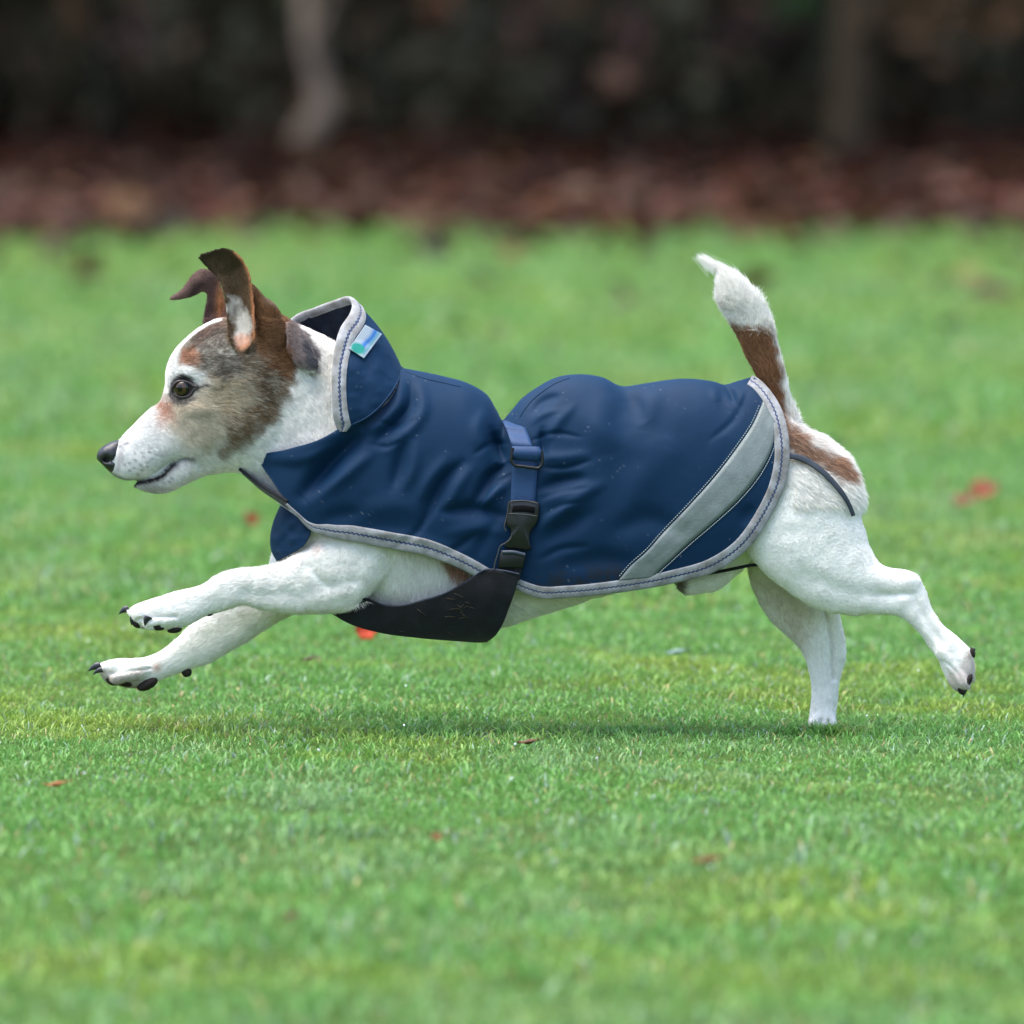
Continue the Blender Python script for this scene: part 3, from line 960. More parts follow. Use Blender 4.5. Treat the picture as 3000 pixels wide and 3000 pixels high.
    # lips
    mix(np.exp(-(polydist(x, y, [(384, 1419), (405, 1414), (432, 1409), (458, 1402), (476, 1391), (492, 1375), (508, 1359)]) / 8.0) ** 2) * hd, lin(26, 24, 26), 1.3, .0)
    mix(np.exp(-(polydist(x, y, [(505, 1362), (530, 1346), (560, 1342)]) / 5.0) ** 2) * hd, lin(70, 70, 74), .8, .0)
    mix(np.exp(-(polydist(x, y, [(318, 1382), (338, 1396), (366, 1408), (392, 1412)]) / 7.0) ** 2) * hd, lin(90, 86, 92), .75, .0)
    mix(np.exp(-(polydist(x, y, [(352, 1288), (352, 1330), (346, 1376)]) / 9.0) ** 2) * hd, lin(96, 92, 100), .55, .2)
    for (sx, sy) in [(366, 1300), (372, 1297), (393, 1328), (415, 1325), (437, 1324), (454, 1330), (395, 1348), (417, 1338), (445, 1342), (378, 1356), (364, 1360), (410, 1360), (427, 1352), (392, 1370), (377, 1378), (414, 1376), (429, 1366), (470, 1334), (500, 1400), (492, 1408), (476, 1412), (350, 1308), (402, 1390)]:
        mix(np.exp(-((x - sx) / 4.2) ** 2 - ((y - sy) / 3.4) ** 2) * hd, lin(92, 90, 98), .75, .0)
    mix(softpoly(X, Y, [(396, 1428), (430, 1420), (480, 1412), (500, 1430), (450, 1450), (415, 1448)], 12) * hd, lin(128, 122, 116), .55, .4)
    # near ear
    en = hd * (y < 1045) * (d < -40) * (x < 752)
    mix(softpoly(x, y, [(560, 700), (780, 700), (790, 900), (752, 1036), (700, 1040), (664, 1000), (655, 930), (648, 850), (600, 800)], 5) * en, lin(96, 76, 56), 1.0, .2)
    mix(softpoly(X, Y, [(562, 740), (660, 690), (720, 730), (720, 790), (690, 800), (650, 790), (600, 800)], 16) * en, lin(66, 52, 32), .85, .2)
    mix(np.exp(-(polydist(x, y, [(575, 756), (600, 735), (650, 722)]) / 12) ** 2) * en, lin(34, 24, 18), .9, .1)
    mix(np.exp(-(polydist(x, y, [(579, 762), (612, 798), (636, 826)]) / 9) ** 2) * en, lin(30, 22, 18), .9, .1)
    mix(softpoly(X, Y, [(664, 875), (690, 870), (715, 905), (734, 930), (734, 1010), (700, 1010), (682, 960)], 9) * en, lin(206, 200, 190), .95, .3)
    mix(softpoly(X, Y, [(690, 985), (740, 975), (736, 1025), (705, 1030)], 9) * en, lin(196, 142, 112), .75, .15)
    mix(np.exp(-(polydist(x, y, [(690, 740), (716, 770), (733, 810), (738, 850), (742, 900), (744, 950), (744, 1000)]) / 5.5) ** 2) * en, lin(188, 128, 88), .8, .1)
    # far ear
    ef = hd * (y < 955) * (d > 30)
    mix(ef * (y < 950), lin(98, 76, 70), 1.0, .2)
    mix(np.exp(-(polydist(x, y, [(576, 836), (560, 868), (590, 832)]) / 10) ** 2) * ef, lin(48, 38, 36), .8, .1)  # shade in the fold's crease painted darker into the ear
    mix(np.exp(-((x - 645) / 14) ** 2 - ((y - 890) / 50) ** 2) * hd * (d > -20), lin(176, 118, 72), .8, .1)
    # tail
    tl = (x > 2000) & (y < 1440)
    mix(softpoly(X, Y, [(2120, 955), (2200, 972), (2258, 980), (2285, 1050), (2294, 1110), (2300, 1170), (2318, 1240), (2366, 1296), (2420, 1325), (2470, 1342), (2504, 1392), (2478, 1412), (2440, 1382), (2390, 1356), (2330, 1340), (2296, 1300), (2220, 1200), (2150, 1080)], 7) * tl, lin(142, 98, 64), .97, .5)
    mix(softpoly(X, Y, [(2290, 1200), (2340, 1260), (2420, 1318), (2504, 1392), (2478, 1412), (2330, 1340), (2280, 1280)], 16) * tl, lin(150, 128, 112), .6, .5)
    mix(np.exp(-((x - 2118) / 14) ** 2 - ((y - 900) / 10) ** 2) * tl, lin(150, 132, 124), .5, .3)
    # chest patch, faint stains, darker paw bottoms, shade painted into the far hind thigh
    mix(softpoly(X, Y, [(1270, 1600), (1350, 1630), (1400, 1690), (1340, 1690), (1300, 1655)], 12) * (x > 1000) * (x < 1500), lin(150, 92, 52), .85, .4)
    mix(np.exp(-((x - 932) / 14) ** 2 - ((y - 1610) / 10) ** 2), lin(220, 180, 165), .5, .1)
    mix(np.exp(-((x - 462) / 12) ** 2 - ((y - 1955) / 14) ** 2) * (d > 0), lin(190, 130, 105), .6, .2)
    mix((x < 320) * (y > 1900) * np.clip((2000 - y) / 100, 0, 1) * 0, lin(180, 180, 180))
    mix(softpoly(X, Y, [(2765, 1990), (2850, 1900), (2870, 1960), (2850, 2030), (2810, 2050)], 10), lin(190, 168, 158), .5, .3)
    mix(softpoly(X, Y, [(2180, 1660), (2330, 1700), (2400, 1790), (2360, 1900), (2300, 1860), (2200, 1730)], 40) * (d > 20), lin(176, 158, 122), .6, .2)  # tan stain mixed with painted shade and green bounce light
    mix(softpoly(x, y, [(1990, 1660), (2018, 1700), (2020, 1750), (1975, 1740)], 9) * (x > 1900), lin(80, 60, 55), .8, .3)
    mix(softpoly(X, Y, [(295, 1975), (420, 1970), (430, 2030), (300, 2030)], 12) * (d > 0) * (x < 500), lin(120, 92, 72), .6, .4)
    mix(softpoly(X, Y, [(375, 1812), (400, 1840), (480, 1862), (385, 1860)], 6) * (x < 520), lin(60, 54, 54), .8, .3)
    return np.clip(c, .005, .92)


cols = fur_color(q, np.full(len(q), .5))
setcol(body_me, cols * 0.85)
np_ = len(body_me.polygons)
body_me.polygons.foreach_set('use_smooth', np.ones(np_, bool))
m_skin = mat('dog_skin', attr=True, rough=.75, spec=.2)
body_me.materials.clear()
body_me.materials.append(m_skin)

root = link('dog', body_me)
tag(root, 'white and brown terrier in a navy coat leaping to the left over the lawn', 'dog')

# ray casting in px space
pq = [Vector(v) for v in q]
body_me.calc_loop_triangles()
tri = np.zeros(len(body_me.loop_triangles) * 3, np.int32)
body_me.loop_triangles.foreach_get('vertices', tri)
tri = tri.reshape(-1, 3)
BV = BVHTree.FromPolygons(pq, tri.tolist())


def surf(x, y, bv=None, default=0.0):
    h = (bv or BV).ray_cast(Vector((x, y, -2000)), Vector((0, 0, 1)))
    return h[0].z if h[0] is not None else default


# ---- eyes ---------------------------------------------------------------------
m_eye = bpy.data.materials.new('dog_eye')
m_eye.use_nodes = True
b = m_eye.node_tree.nodes['Principled BSDF']
a = m_eye.node_tree.nodes.new('ShaderNodeAttribute'); a.attribute_name = 'Col'
m_eye.node_tree.links.new(a.outputs['Color'], b.inputs['Base Color'])
b.inputs['Roughness'].default_value = .12
b.inputs['Specular IOR Level'].default_value = .4
b.inputs['Coat Weight'].default_value = .22
b.inputs['Coat Roughness'].default_value = .03
ds = surf(*EYE)
for s in (1, -1):
    ec = np.array([EYE[0] + 1, EYE[1] + 1, (ds + 12) * s])
    v, f, t = ellipsoid((0, 0, 0), (28, 29, 26), 48, 36)
    v = v[:, [0, 1, 2]]
    look = np.array([-.42, .05, -.9 * s]); look /= np.linalg.norm(look)
    dn = v / np.linalg.norm(v, axis=1)[:, None]
    ang = np.degrees(np.arccos(np.clip(dn @ look, -1, 1)))[:, None]
    c = np.where(ang < 22, lin(4, 4, 4), np.where(ang < 44, lin(66, 48, 32), lin(20, 17, 17)))
    o = link('eye', fast_mesh('eye', P(*(v + ec).T), [f], c), root, m_eye)
    # eyelid rims
    lid = [(504, 1150), (508, 1130), (519, 1119), (537, 1117), (555, 1122), (568, 1131), (590, 1134)]
    lid2 = [(588, 1133), (569, 1142), (558, 1157), (540, 1164), (522, 1162), (510, 1156), (504, 1150)]
    for nm, L, rr in (('eyelid', lid, 4.6), ('eyelid', lid2, 4.2)):
        C = cr([(x, y, 0) for x, y in L], 30)
        ex = C[:, 0] - ec[0]; ey = C[:, 1] - ec[1]
        dd = np.sqrt(np.clip(42 ** 2 - ex ** 2 - ey ** 2, 40, None))
        zs = np.array([surf(x, y, None, -60) for x, y in C[:, :2]])
        z = np.minimum(zs + 1, ec[2] * s - dd * .55 + 4)
        z = np.convolve(np.pad(z, 3, mode='edge'), np.ones(7) / 7, 'valid')
        ph = np.linspace(0, 2 * np.pi, 10, endpoint=False)
        d_ = np.gradient(C[:, :2], axis=0); d_ /= np.linalg.norm(d_, axis=1)[:, None] + 1e-9
        nn = np.stack([-d_[:, 1], d_[:, 0]], 1)
        taper = np.clip(np.minimum(np.arange(30), 29 - np.arange(30)) / 5 + .35, 0, 1)
        VV = []
        for i in range(30):
            r_ = rr * taper[i]
            VV.append(np.stack([C[i, 0] + nn[i, 0] * np.cos(ph) * r_, C[i, 1] + nn[i, 1] * np.cos(ph) * r_, (z[i] + np.sin(ph) * r_) * s], 1))
        VV = np.concatenate(VV)
        m_lid = bpy.data.materials.get('eyelid') or mat('eyelid', lin(44, 38, 38), rough=.5, spec=.4)
        link('eyelid', fast_mesh('eyelid', P(*VV.T), grid_faces(30, 10, True)), root, m_lid)

# ---- nose ---------------------------------------------------------------------
m_nose = mat('dog_nose', lin(26, 27, 33), rough=.38, spec=.6, bump=.5, bump_scale=900)
v, f, t = loft([(283, 1334, 284, 1346, 9, 0, 2.2, 0), (288, 1322, 290, 1352, 26, 0, 2.4, 0), (300, 1309, 300, 1362, 37, 0, 2.6, 0), (318, 1298, 314, 1376, 42, 0, 2.6, 0),
               (336, 1291, 330, 1388, 42, 0, 2.4, 0), (352, 1289, 342, 1392, 34, 0, 2.2, 0), (362, 1290, 350, 1380, 20, 0, 2.2, 0)], n=50, sub=40, inset=0, flow=0)
for s in (-1, 1):
    g = np.exp(-((v[:, 0] - 310) / 9) ** 2 - ((v[:, 1] - 1347) / 7) ** 2 - ((v[:, 2] - s * 38) / 26) ** 2)
    v[:, 2] -= s * 20 * g
    g = np.exp(-(polydist(v[:, 0], v[:, 1], [(310, 1347), (330, 1352), (342, 1345)]) / 5) ** 2) * (np.sign(v[:, 2]) == s)
    v[:, 2] -= s * 10 * g
link('nose', fast_mesh('nose', P(*v.T), [f, t]), root, m_nose)

# ---- claws and pads --------------------------------------------------------------
m_claw = mat('claw', lin(38, 38, 46), rough=.35, spec=.6)
m_pad = mat('pad', lin(38, 31, 28), noise_amt=.45, noise_scale=160, rough=.8, spec=.3, bump=.6, bump_scale=700)


def claw(p0, p1, r, d, bend=6):
    a = np.array(p0, float); b_ = np.array(p1, float)
    t = (b_ - a) / np.linalg.norm(b_ - a)
    nn = np.array([-t[1], t[0]])
    st = []
    for u in np.linspace(0, 1, 7):
        rr = r * (1 - u ** 1.5) + .8
        c = a + (b_ - a) * u + nn * bend * math.sin(u * math.pi)
        st.append((*(c + nn * rr), *(c - nn * rr), rr * .7, d))
    link('claw', (lambda v, f, t_: fast_mesh('claw', P(*v.T), [f, t_]))(*loft(st, n=14, sub=12, inset=0, flow=0)), root, m_claw)


claw((378, 1784), (348, 1799), 11, -78, 4)
claw((436, 1806), (424, 1834), 11, -150, 3)
claw((390, 1806), (386, 1832), 8, -112, 2)
claw((296, 1950), (258, 1966), 12, 70, 4)
claw((350, 1956), (326, 1976), 10, 86, 3)
claw((300, 1962), (272, 1976), 8, 52, 3)
claw((2838, 1990), (2822, 2042), 9, -108, 0)
claw((2846, 1975), (2836, 2012), 8, -84, 0)
claw((2850, 1900), (2852, 1922), 7, -124, 0)


def pad(c, r, rot=0):
    v, f, t = ellipsoid(c, r, 22, 14, rot)
    v += (vnoise(v[:, 0], v[:, 1], v[:, 2], 6, 5)[:, None] - .5) * 2
    link('pad', fast_mesh('pad', P(*v.T), [f]), root, m_pad)


pad((455, 1835, -122), (27, 11, 20), .25)
pad((402, 1828, -100), (16, 12, 20), .5)
pad((512, 1846, -98), (22, 9, 26), -.15)
pad((614, 1797, -96), (13, 8, 12), -.3)
pad((366, 1996, 78), (28, 16, 26), .25)
pad((330, 1994, 72), (20, 14, 20), .3)
pad((432, 2004, 74), (33, 17, 26), -.45)
pad((547, 1969, 88), (15, 15, 14), 0)
pad((2838, 1994, -128), (22, 9, 12), -1.15)
pad((2850, 1912, -128), (16, 7, 10), 1.3)
pad((2815, 2024, -110), (14, 8, 14), .9)

# ================================================================== COAT
TOP = [(1172, 1078), (1215, 1086), (1296, 1103), (1375, 1126), (1427, 1159), (1455, 1205), (1472, 1232), (1492, 1212), (1530, 1168), (1571, 1138), (1633, 1106),
       (1690, 1098), (1762, 1106), (1824, 1133), (1870, 1128), (1918, 1120), (1995, 1111), (2060, 1114), (2094, 1120), (2120, 1128), (2160, 1118), (2207, 1104)]
REAR = [(2207, 1104), (2249, 1138), (2290, 1205), (2308, 1265), (2311, 1309), (2301, 1412), (2259, 1505), (2187, 1609)]
BOT = [(858, 1490), (905, 1543), (955, 1568), (1026, 1583), (1143, 1604), (1259, 1629), (1375, 1680), (1440, 1708), (1519, 1730), (1581, 1751), (1659, 1749), (1814, 1733), (1969, 1707), (2099, 1668), (2187, 1609)]
FRONT = [(1172, 1078), (1166, 1126), (1140, 1172), (1096, 1210), (1017, 1243), (933, 1289), (840, 1317), (761, 1340), (800, 1412), (858, 1490)]
CW = np.array([(740, 60), (761, 78), (800, 120), (850, 150), (930, 172), (1000, 180), (1100, 186), (1200, 192), (1300, 190), (1400, 182), (1460, 166), (1500, 160), (1560, 168), (1650, 180), (1750, 184), (1900, 180), (2050, 176), (2200, 168), (2311, 160), (2400, 150)], float)
tops = np.array(TOP, float)
YT = np.concatenate([[(700, 1290), (761, 1240), (850, 1150), (950, 1090), (1050, 1060), (1120, 1062)], tops, [(2260, 1108), (2340, 1112)]])
YB = np.array([(700, 1660), (760, 1680), (850, 1740), (950, 1800), (1100, 1880), (1300, 1960), (1500, 1990), (1700, 1980), (1900, 1940), (2100, 1890), (2200, 1860), (2340, 1820)], float)


def _sm(A, w):
    xs_ = np.arange(A[0, 0], A[-1, 0], 3.0)
    ys_ = np.interp(xs_, A[:, 0], A[:, 1])
    k_ = np.exp(-np.linspace(-2, 2, 2 * w + 1) ** 2); k_ /= k_.sum()
    return np.stack([xs_, np.convolve(np.pad(ys_, w, mode='edge'), k_, 'valid')], 1)


_YTs = np.stack([(_c := cr(YT[np.argsort(YT[:, 0])], 700))[:, 0], _c[:, 1]], 1)
YT = _YTs[np.argsort(_YTs[:, 0])]
CW, YB = _sm(CW, 14), _sm(YB, 30)


def coat_depth(x, y):
    yt = np.interp(x, YT[:, 0], YT[:, 1]) - 1
    yb = np.interp(x, YB[:, 0], YB[:, 1])
    t = np.clip((y - yt) / (yb - yt), 0, 1)
    Wx = np.interp(x, CW[:, 0], CW[:, 1])
    # narrow at the spine, widest a third of the way down, gently falling in below
    k = np.where(t < .5, np.power(np.clip(1 - np.power(np.clip(1 - t / .5, 0, 1), 2.1), 0, 1), 1 / 2.1), 1 - .5 * np.power(np.clip((t - .5) / .5, 0, 1), 2))
    return -Wx * k


# folds: (polyline, width, amplitude) ; negative = valley, positive = ridge (px)
FOLDS = [([(1066, 1270), (1010, 1320), (950, 1385), (890, 1452)], 26, -34), ([(761, 1342), (880, 1314), (1000, 1264)], 18, 12), ([(1090, 1330), (1030, 1372), (930, 1450)], 20, 12),
         ([(780, 1348), (880, 1345), (990, 1300)], 16, 10),
         ([(1203, 1126), (1200, 1190), (1150, 1250), (1104, 1292)], 15, -15), ([(1172, 1120), (1168, 1180), (1120, 1235), (1060, 1275)], 16, 12), ([(1236, 1130), (1240, 1200), (1190, 1270), (1130, 1320)], 16, 9),
         ([(1186, 1290), (1172, 1360), (1150, 1430)], 18, -13), ([(1225, 1290), (1212, 1370), (1180, 1440)], 16, 6), ([(1500, 1390), (1450, 1420), (1400, 1490)], 7, -5), ([(1590, 1370), (1650, 1372), (1730, 1350)], 7, -5), ([(1588, 1460), (1650, 1440), (1720, 1430)], 7, -4), ([(1590, 1510), (1650, 1480), (1700, 1470)], 7, -4), ([(1582, 1640), (1640, 1610), (1720, 1600)], 9, -5), ([(1490, 1300), (1440, 1300), (1390, 1330)], 8, -5), ([(1110, 1235), (1160, 1250), (1220, 1230)], 8, -4), ([(1080, 1300), (1130, 1310), (1180, 1290)], 8, -4), ([(1560, 1290), (1620, 1270), (1700, 1280)], 7, -4), ([(2190, 1150), (2150, 1230), (2080, 1290)], 9, -4), ([(1150, 1610), (1220, 1560), (1260, 1500)], 9, -5), ([(1300, 1630), (1360, 1590), (1400, 1560)], 9, -5),
         ([(1352, 1357), (1300, 1410), (1268, 1470), (1240, 1530)], 17, -16), ([(1385, 1370), (1340, 1430), (1310, 1490)], 16, 8), ([(1310, 1340), (1265, 1400), (1225, 1470)], 18, 8),
         ([(1440, 1262), (1458, 1312), (1482, 1352)], 17, -24), ([(1490, 1365), (1445, 1390), (1412, 1440), (1390, 1470)], 17, -20), ([(1482, 1420), (1440, 1450), (1415, 1480)], 16, 12),
         ([(1300, 1500), (1380, 1492), (1480, 1512)], 18, -15), ([(1320, 1560), (1400, 1548), (1480, 1560)], 18, 7), ([(1460, 1520), (1420, 1575), (1400, 1630)], 16, -6),
         ([(1420, 1200), (1400, 1260), (1420, 1330)], 18, 8),
         ([(1590, 1260), (1592, 1310), (1588, 1350)], 13, -15), ([(1560, 1210), (1590, 1180), (1640, 1160)], 14, -9), ([(1600, 1290), (1640, 1230), (1680, 1190)], 15, 9), ([(1560, 1240), (1580, 1220), (1640, 1200)], 10, 5),
         ([(1580, 1340), (1650, 1340), (1720, 1330)], 14, 7), ([(1585, 1430), (1640, 1412), (1710, 1400)], 18, -16), ([(1582, 1545), (1640, 1500), (1720, 1440), (1760, 1420)], 20, 13), ([(1590, 1590), (1660, 1545), (1740, 1500)], 22, -8),
         ([(1590, 1480), (1640, 1450), (1700, 1420)], 14, 6),
         ([(1826, 1136), (1856, 1180), (1890, 1240)], 26, -10), ([(1930, 1130), (1900, 1190), (1880, 1260)], 28, 8), ([(1790, 1150), (1760, 1250), (1780, 1330)], 40, 9), ([(2119, 1128), (2140, 1150), (2152, 1182)], 9, -9), ([(2090, 1130), (2100, 1180)], 12, 5), ([(2160, 1130), (2175, 1190)], 12, 5),
         ([(1990, 1560), (1900, 1520), (1800, 1560)], 30, -8), ([(1640, 1660), (1760, 1640), (1860, 1650)], 26, -7), ([(2170, 1540), (2210, 1480)], 20, -6),
         ([(1050, 1560), (1200, 1570), (1330, 1605)], 12, 5), ([(1060, 1500), (1150, 1480), (1230, 1500)], 30, 7), ([(950, 1520), (1050, 1500)], 20, -6),
         ([(2000, 1300), (1900, 1380), (1840, 1480)], 40, 7), ([(1720, 1230), (1850, 1300), (1960, 1300)], 36, 6)]


def fold(x, y):
    r = np.zeros(np.shape(x))
    for pl, wd, am in FOLDS:
        pl = cr(pl, 14) if len(pl) > 2 else np.array(pl, float)
        L_ = np.concatenate([[0], np.cumsum(np.linalg.norm(np.diff(pl, axis=0), axis=1))])
        best = np.full(np.shape(x), 1e9); par = np.zeros(np.shape(x))
        for i_ in range(len(pl) - 1):
            a, b_ = pl[i_], pl[i_ + 1]
            ab = b_ - a
            t = np.clip(((x - a[0]) * ab[0] + (y - a[1]) * ab[1]) / (ab @ ab + 1e-9), 0, 1)
            dd_ = np.hypot(x - a[0] - t * ab[0], y - a[1] - t * ab[1])
            m_ = dd_ < best
            best = np.where(m_, dd_, best)
            par = np.where(m_, (L_[i_] + t * (L_[i_ + 1] - L_[i_])) / L_[-1], par)
        env = np.sin(np.pi * (.06 + .88 * par)) ** .9
        wdt = wd * (.7 + .5 * env)
        r = r + am * (1.45 if am < 0 else 1.15) * env * np.where(best < wdt * 3, np.exp(-(best / wdt) ** 2), 0)
    wx = vnoise(x, y, 0, 90, 91) * 60
    r = r + 4.5 * (vnoise(x + wx, y * .6, 0, 62, 92) - .5) + 0.7 * (vnoise(x, y + wx, 0, 26, 93) - .5)
    return r


def coons(top, bot, left, right, nu, nv, vpow=1.0):
    """top,bot run left->right ; left,right run top->bottom. returns (nu,nv,2)"""
    T_, B_, L_, R_ = cr(top, nu), cr(bot, nu), cr(left, nv), cr(right, nv)
    v = np.linspace(0, 1, nv) ** vpow
    li = np.linspace(0, 1, nv)
    L2 = np.stack([np.interp(v, li, L_[:, k]) for k in range(L_.shape[1])], 1)
    R2 = np.stack([np.interp(v, li, R_[:, k]) for k in range(R_.shape[1])], 1)
    u = np.linspace(0, 1, nu)[:, None, None]
    v_ = v[None, :, None]
    return ((1 - v_) * T_[:, None] + v_ * B_[:, None] + (1 - u) * L2[None] + u * R2[None]
            - ((1 - u) * (1 - v_) * T_[0] + u * (1 - v_) * T_[-1] + (1 - u) * v_ * B_[0] + u * v_ * B_[-1]))


m_coat = bpy.data.materials.new('navy_nylon')
m_coat.use_nodes = True
t = m_coat.node_tree
b = t.nodes['Principled BSDF']
b.inputs['Roughness'].default_value = .66
b.inputs['Specular IOR Level'].default_value = .14
b.inputs['Sheen Weight'].default_value = .06
b.inputs['Sheen Roughness'].default_value = .45
b.inputs['Sheen Tint'].default_value = (.25, .5, .9, 1)
at_ = t.nodes.new('ShaderNodeAttribute'); at_.attribute_name = 'Col'
t.links.new(at_.outputs['Color'], b.inputs['Base Color'])
tc = t.nodes.new('ShaderNodeTexCoord')
n1 = t.nodes.new('ShaderNodeTexNoise'); n1.inputs['Scale'].default_value = 1400; n1.inputs['Detail'].default_value = 2
n2 = t.nodes.new('ShaderNodeTexNoise'); n2.inputs['Scale'].default_value = 260; n2.inputs['Detail'].default_value = 5
t.links.new(tc.outputs['Object'], n1.inputs['Vector']); t.links.new(tc.outputs['Object'], n2.inputs['Vector'])
ad = t.nodes.new('ShaderNodeMath'); ad.operation = 'MULTIPLY_ADD'; ad.inputs[1].default_value = 1.0
t.links.new(n1.outputs[0], ad.inputs[0]); t.links.new(n2.outputs[0], ad.inputs[2])
bp = t.nodes.new('ShaderNodeBump'); bp.inputs['Strength'].default_value = .16; bp.inputs['Distance'].default_value = .0006
t.links.new(ad.outputs[0], bp.inputs['Height']); t.links.new(bp.outputs[0], b.inputs['Normal'])

NAVY = np.array([0.0014, 0.0190, 0.052])
MUD = np.array([0.012, 0.013, 0.014])


def coat_color(x, y, seed=0):
    n = vnoise(x, y, 0, 40, 101 + seed) * .6 + vnoise(x, y, 0, 12, 102) * .4
    c = np.tile(NAVY, (len(x), 1)) * (0.92 + .16 * n[:, None])
    # dried mud along the lower hem behind the buckle and specks of dirt
    m1 = np.exp(-(polydist(x, y, [(1590, 1700), (1680, 1705), (1800, 1690)]) / 38) ** 2) * np.clip((n - .35) * 5, 0, 1)
    c = c * (1 - m1[:, None] * .8) + MUD * m1[:, None] * .8
    sp = vnoise(x, y, 0, 4.2, 111)
    s = np.clip((sp - .90) * 14, 0, 1) * (vnoise(x, y, 0, 60, 112) > .5) * .35
    c = c * (1 - s[:, None]) + np.array([.25, .27, .28]) * s[:, None]
    return c


def fabric_obj(name, Vg, m, parent, cols, thick=2.0, offs=0.0):
    """Vg (nu,nv,3) px grid -> solid sheet"""
    nu, nv = Vg.shape[:2]
    me = fast_mesh(name, P(*Vg.reshape(-1, 3).T), grid_faces(nu, nv), cols)
    o = link(name, me, parent, m)
    if thick:
        s = o.modifiers.new('thick', 'SOLIDIFY')
        s.thickness = thick * PX
        s.offset = offs
    return o


nu, nv = 300, 150
G2 = coons(TOP, BOT, FRONT, REAR, nu, nv, 1.35)
x, y = G2[..., 0], G2[..., 1]
dep = coat_depth(x, y)
_k = np.exp(-np.linspace(-2, 2, 15) ** 2); _k /= _k.sum()
for _j in range(nv):
    dep[:, _j] = np.convolve(np.pad(dep[:, _j], 7, mode='edge'), _k, 'valid')
fl = fold(x, y)
spine = np.clip(-dep / 90, 0, 1)
edgeu = 1.0
dn = dep - fl * spine
# the collar flap's free corner stands a little away from the neck
near = np.stack([x, y, dn], -1)
# far side: mirrored, its own folds
fl2 = 8 * (vnoise(x, y, 0, 80, 131) - .5)
far = np.stack([x, y, -dep + fl2 * spine], -1)
full = np.concatenate([far[:, ::-1], near[:, 1:]], 1)
c2 = coat_color(full[..., 0].ravel(), full[..., 1].ravel())
# the coat is one part; its fabric shell is the part object itself
coat = fabric_obj('coat', full, m_coat, root, c2, 3.0, 0)
tag(coat, 'navy nylon dog coat with pale grey binding')
CQ = near.reshape(-1, 3)
CB = BVHTree.FromPolygons([Vector(v) for v in CQ], grid_faces(nu, nv).tolist())


def csurf(x, y, default=None):
    h = CB.ray_cast(Vector((x, y, -2000)), Vector((0, 0, 1)))
    if h[0] is not None: return h[0].z
    nn = CB.find_nearest(Vector((x, y, float(coat_depth(np.array(x), np.array(y))))))
    return nn[0].z


# ---- binding ------------------------------------------------------------------
m_bind = bpy.data.materials.new('grey_binding')
m_bind.use_nodes = True
t = m_bind.node_tree
b = t.nodes['Principled BSDF']
b.inputs['Roughness'].default_value = .8
b.inputs['Sheen Weight'].default_value = .3
uvn = t.nodes.new('ShaderNodeUVMap')
sx = t.nodes.new('ShaderNodeSeparateXYZ')
t.links.new(uvn.outputs[0], sx.inputs[0])


def mth(op, a, b_=None, c=None):
    n = t.nodes.new('ShaderNodeMath'); n.operation = op
    for i, v in enumerate((a, b_, c)):
        if v is None: continue
        if hasattr(v, 'is_linked') or hasattr(v, 'links'): t.links.new(v, n.inputs[i])
        else: n.inputs[i].default_value = v
    return n.outputs[0]


wv = mth('SINE', mth('MULTIPLY', sx.outputs[0], 2 * math.pi / 14))
cen = mth('MULTIPLY_ADD', wv, .035, .52)
dist = mth('ABSOLUTE', mth('SUBTRACT', sx.outputs[1], cen))
line = mth('LESS_THAN', dist, .062)
mx = t.nodes.new('ShaderNodeMix'); mx.data_type = 'RGBA'
t.links.new(line, mx.inputs[0])
tcb = t.nodes.new('ShaderNodeTexCoord')
nb = t.nodes.new('ShaderNodeTexNoise'); nb.inputs['Scale'].default_value = 90; nb.inputs['Detail'].default_value = 5
t.links.new(tcb.outputs['Object'], nb.inputs['Vector'])
rp = t.nodes.new('ShaderNodeValToRGB')
rp.color_ramp.elements[0].position = .3; rp.color_ramp.elements[0].color = (*lin(104, 102, 98), 1)
rp.color_ramp.elements[1].position = .7; rp.color_ramp.elements[1].color = (*lin(150, 152, 156), 1)
t.links.new(nb.outputs[0], rp.inputs[0])
t.links.new(rp.outputs[0], mx.inputs[6])
mx.inputs[7].default_value = (*lin(32, 50, 84), 1)
t.links.new(mx.outputs[2], b.inputs['Base Color'])
nb2 = t.nodes.new('ShaderNodeTexNoise'); nb2.inputs['Scale'].default_value = 900
t.links.new(tcb.outputs['Object'], nb2.inputs['Vector'])
bp = t.nodes.new('ShaderNodeBump'); bp.inputs['Strength'].default_value = .5; bp.inputs['Distance'].default_value = .001
t.links.new(nb2.outputs[0], bp.inputs['Height'])
t.links.new(bp.outputs[0], b.inputs['Normal'])


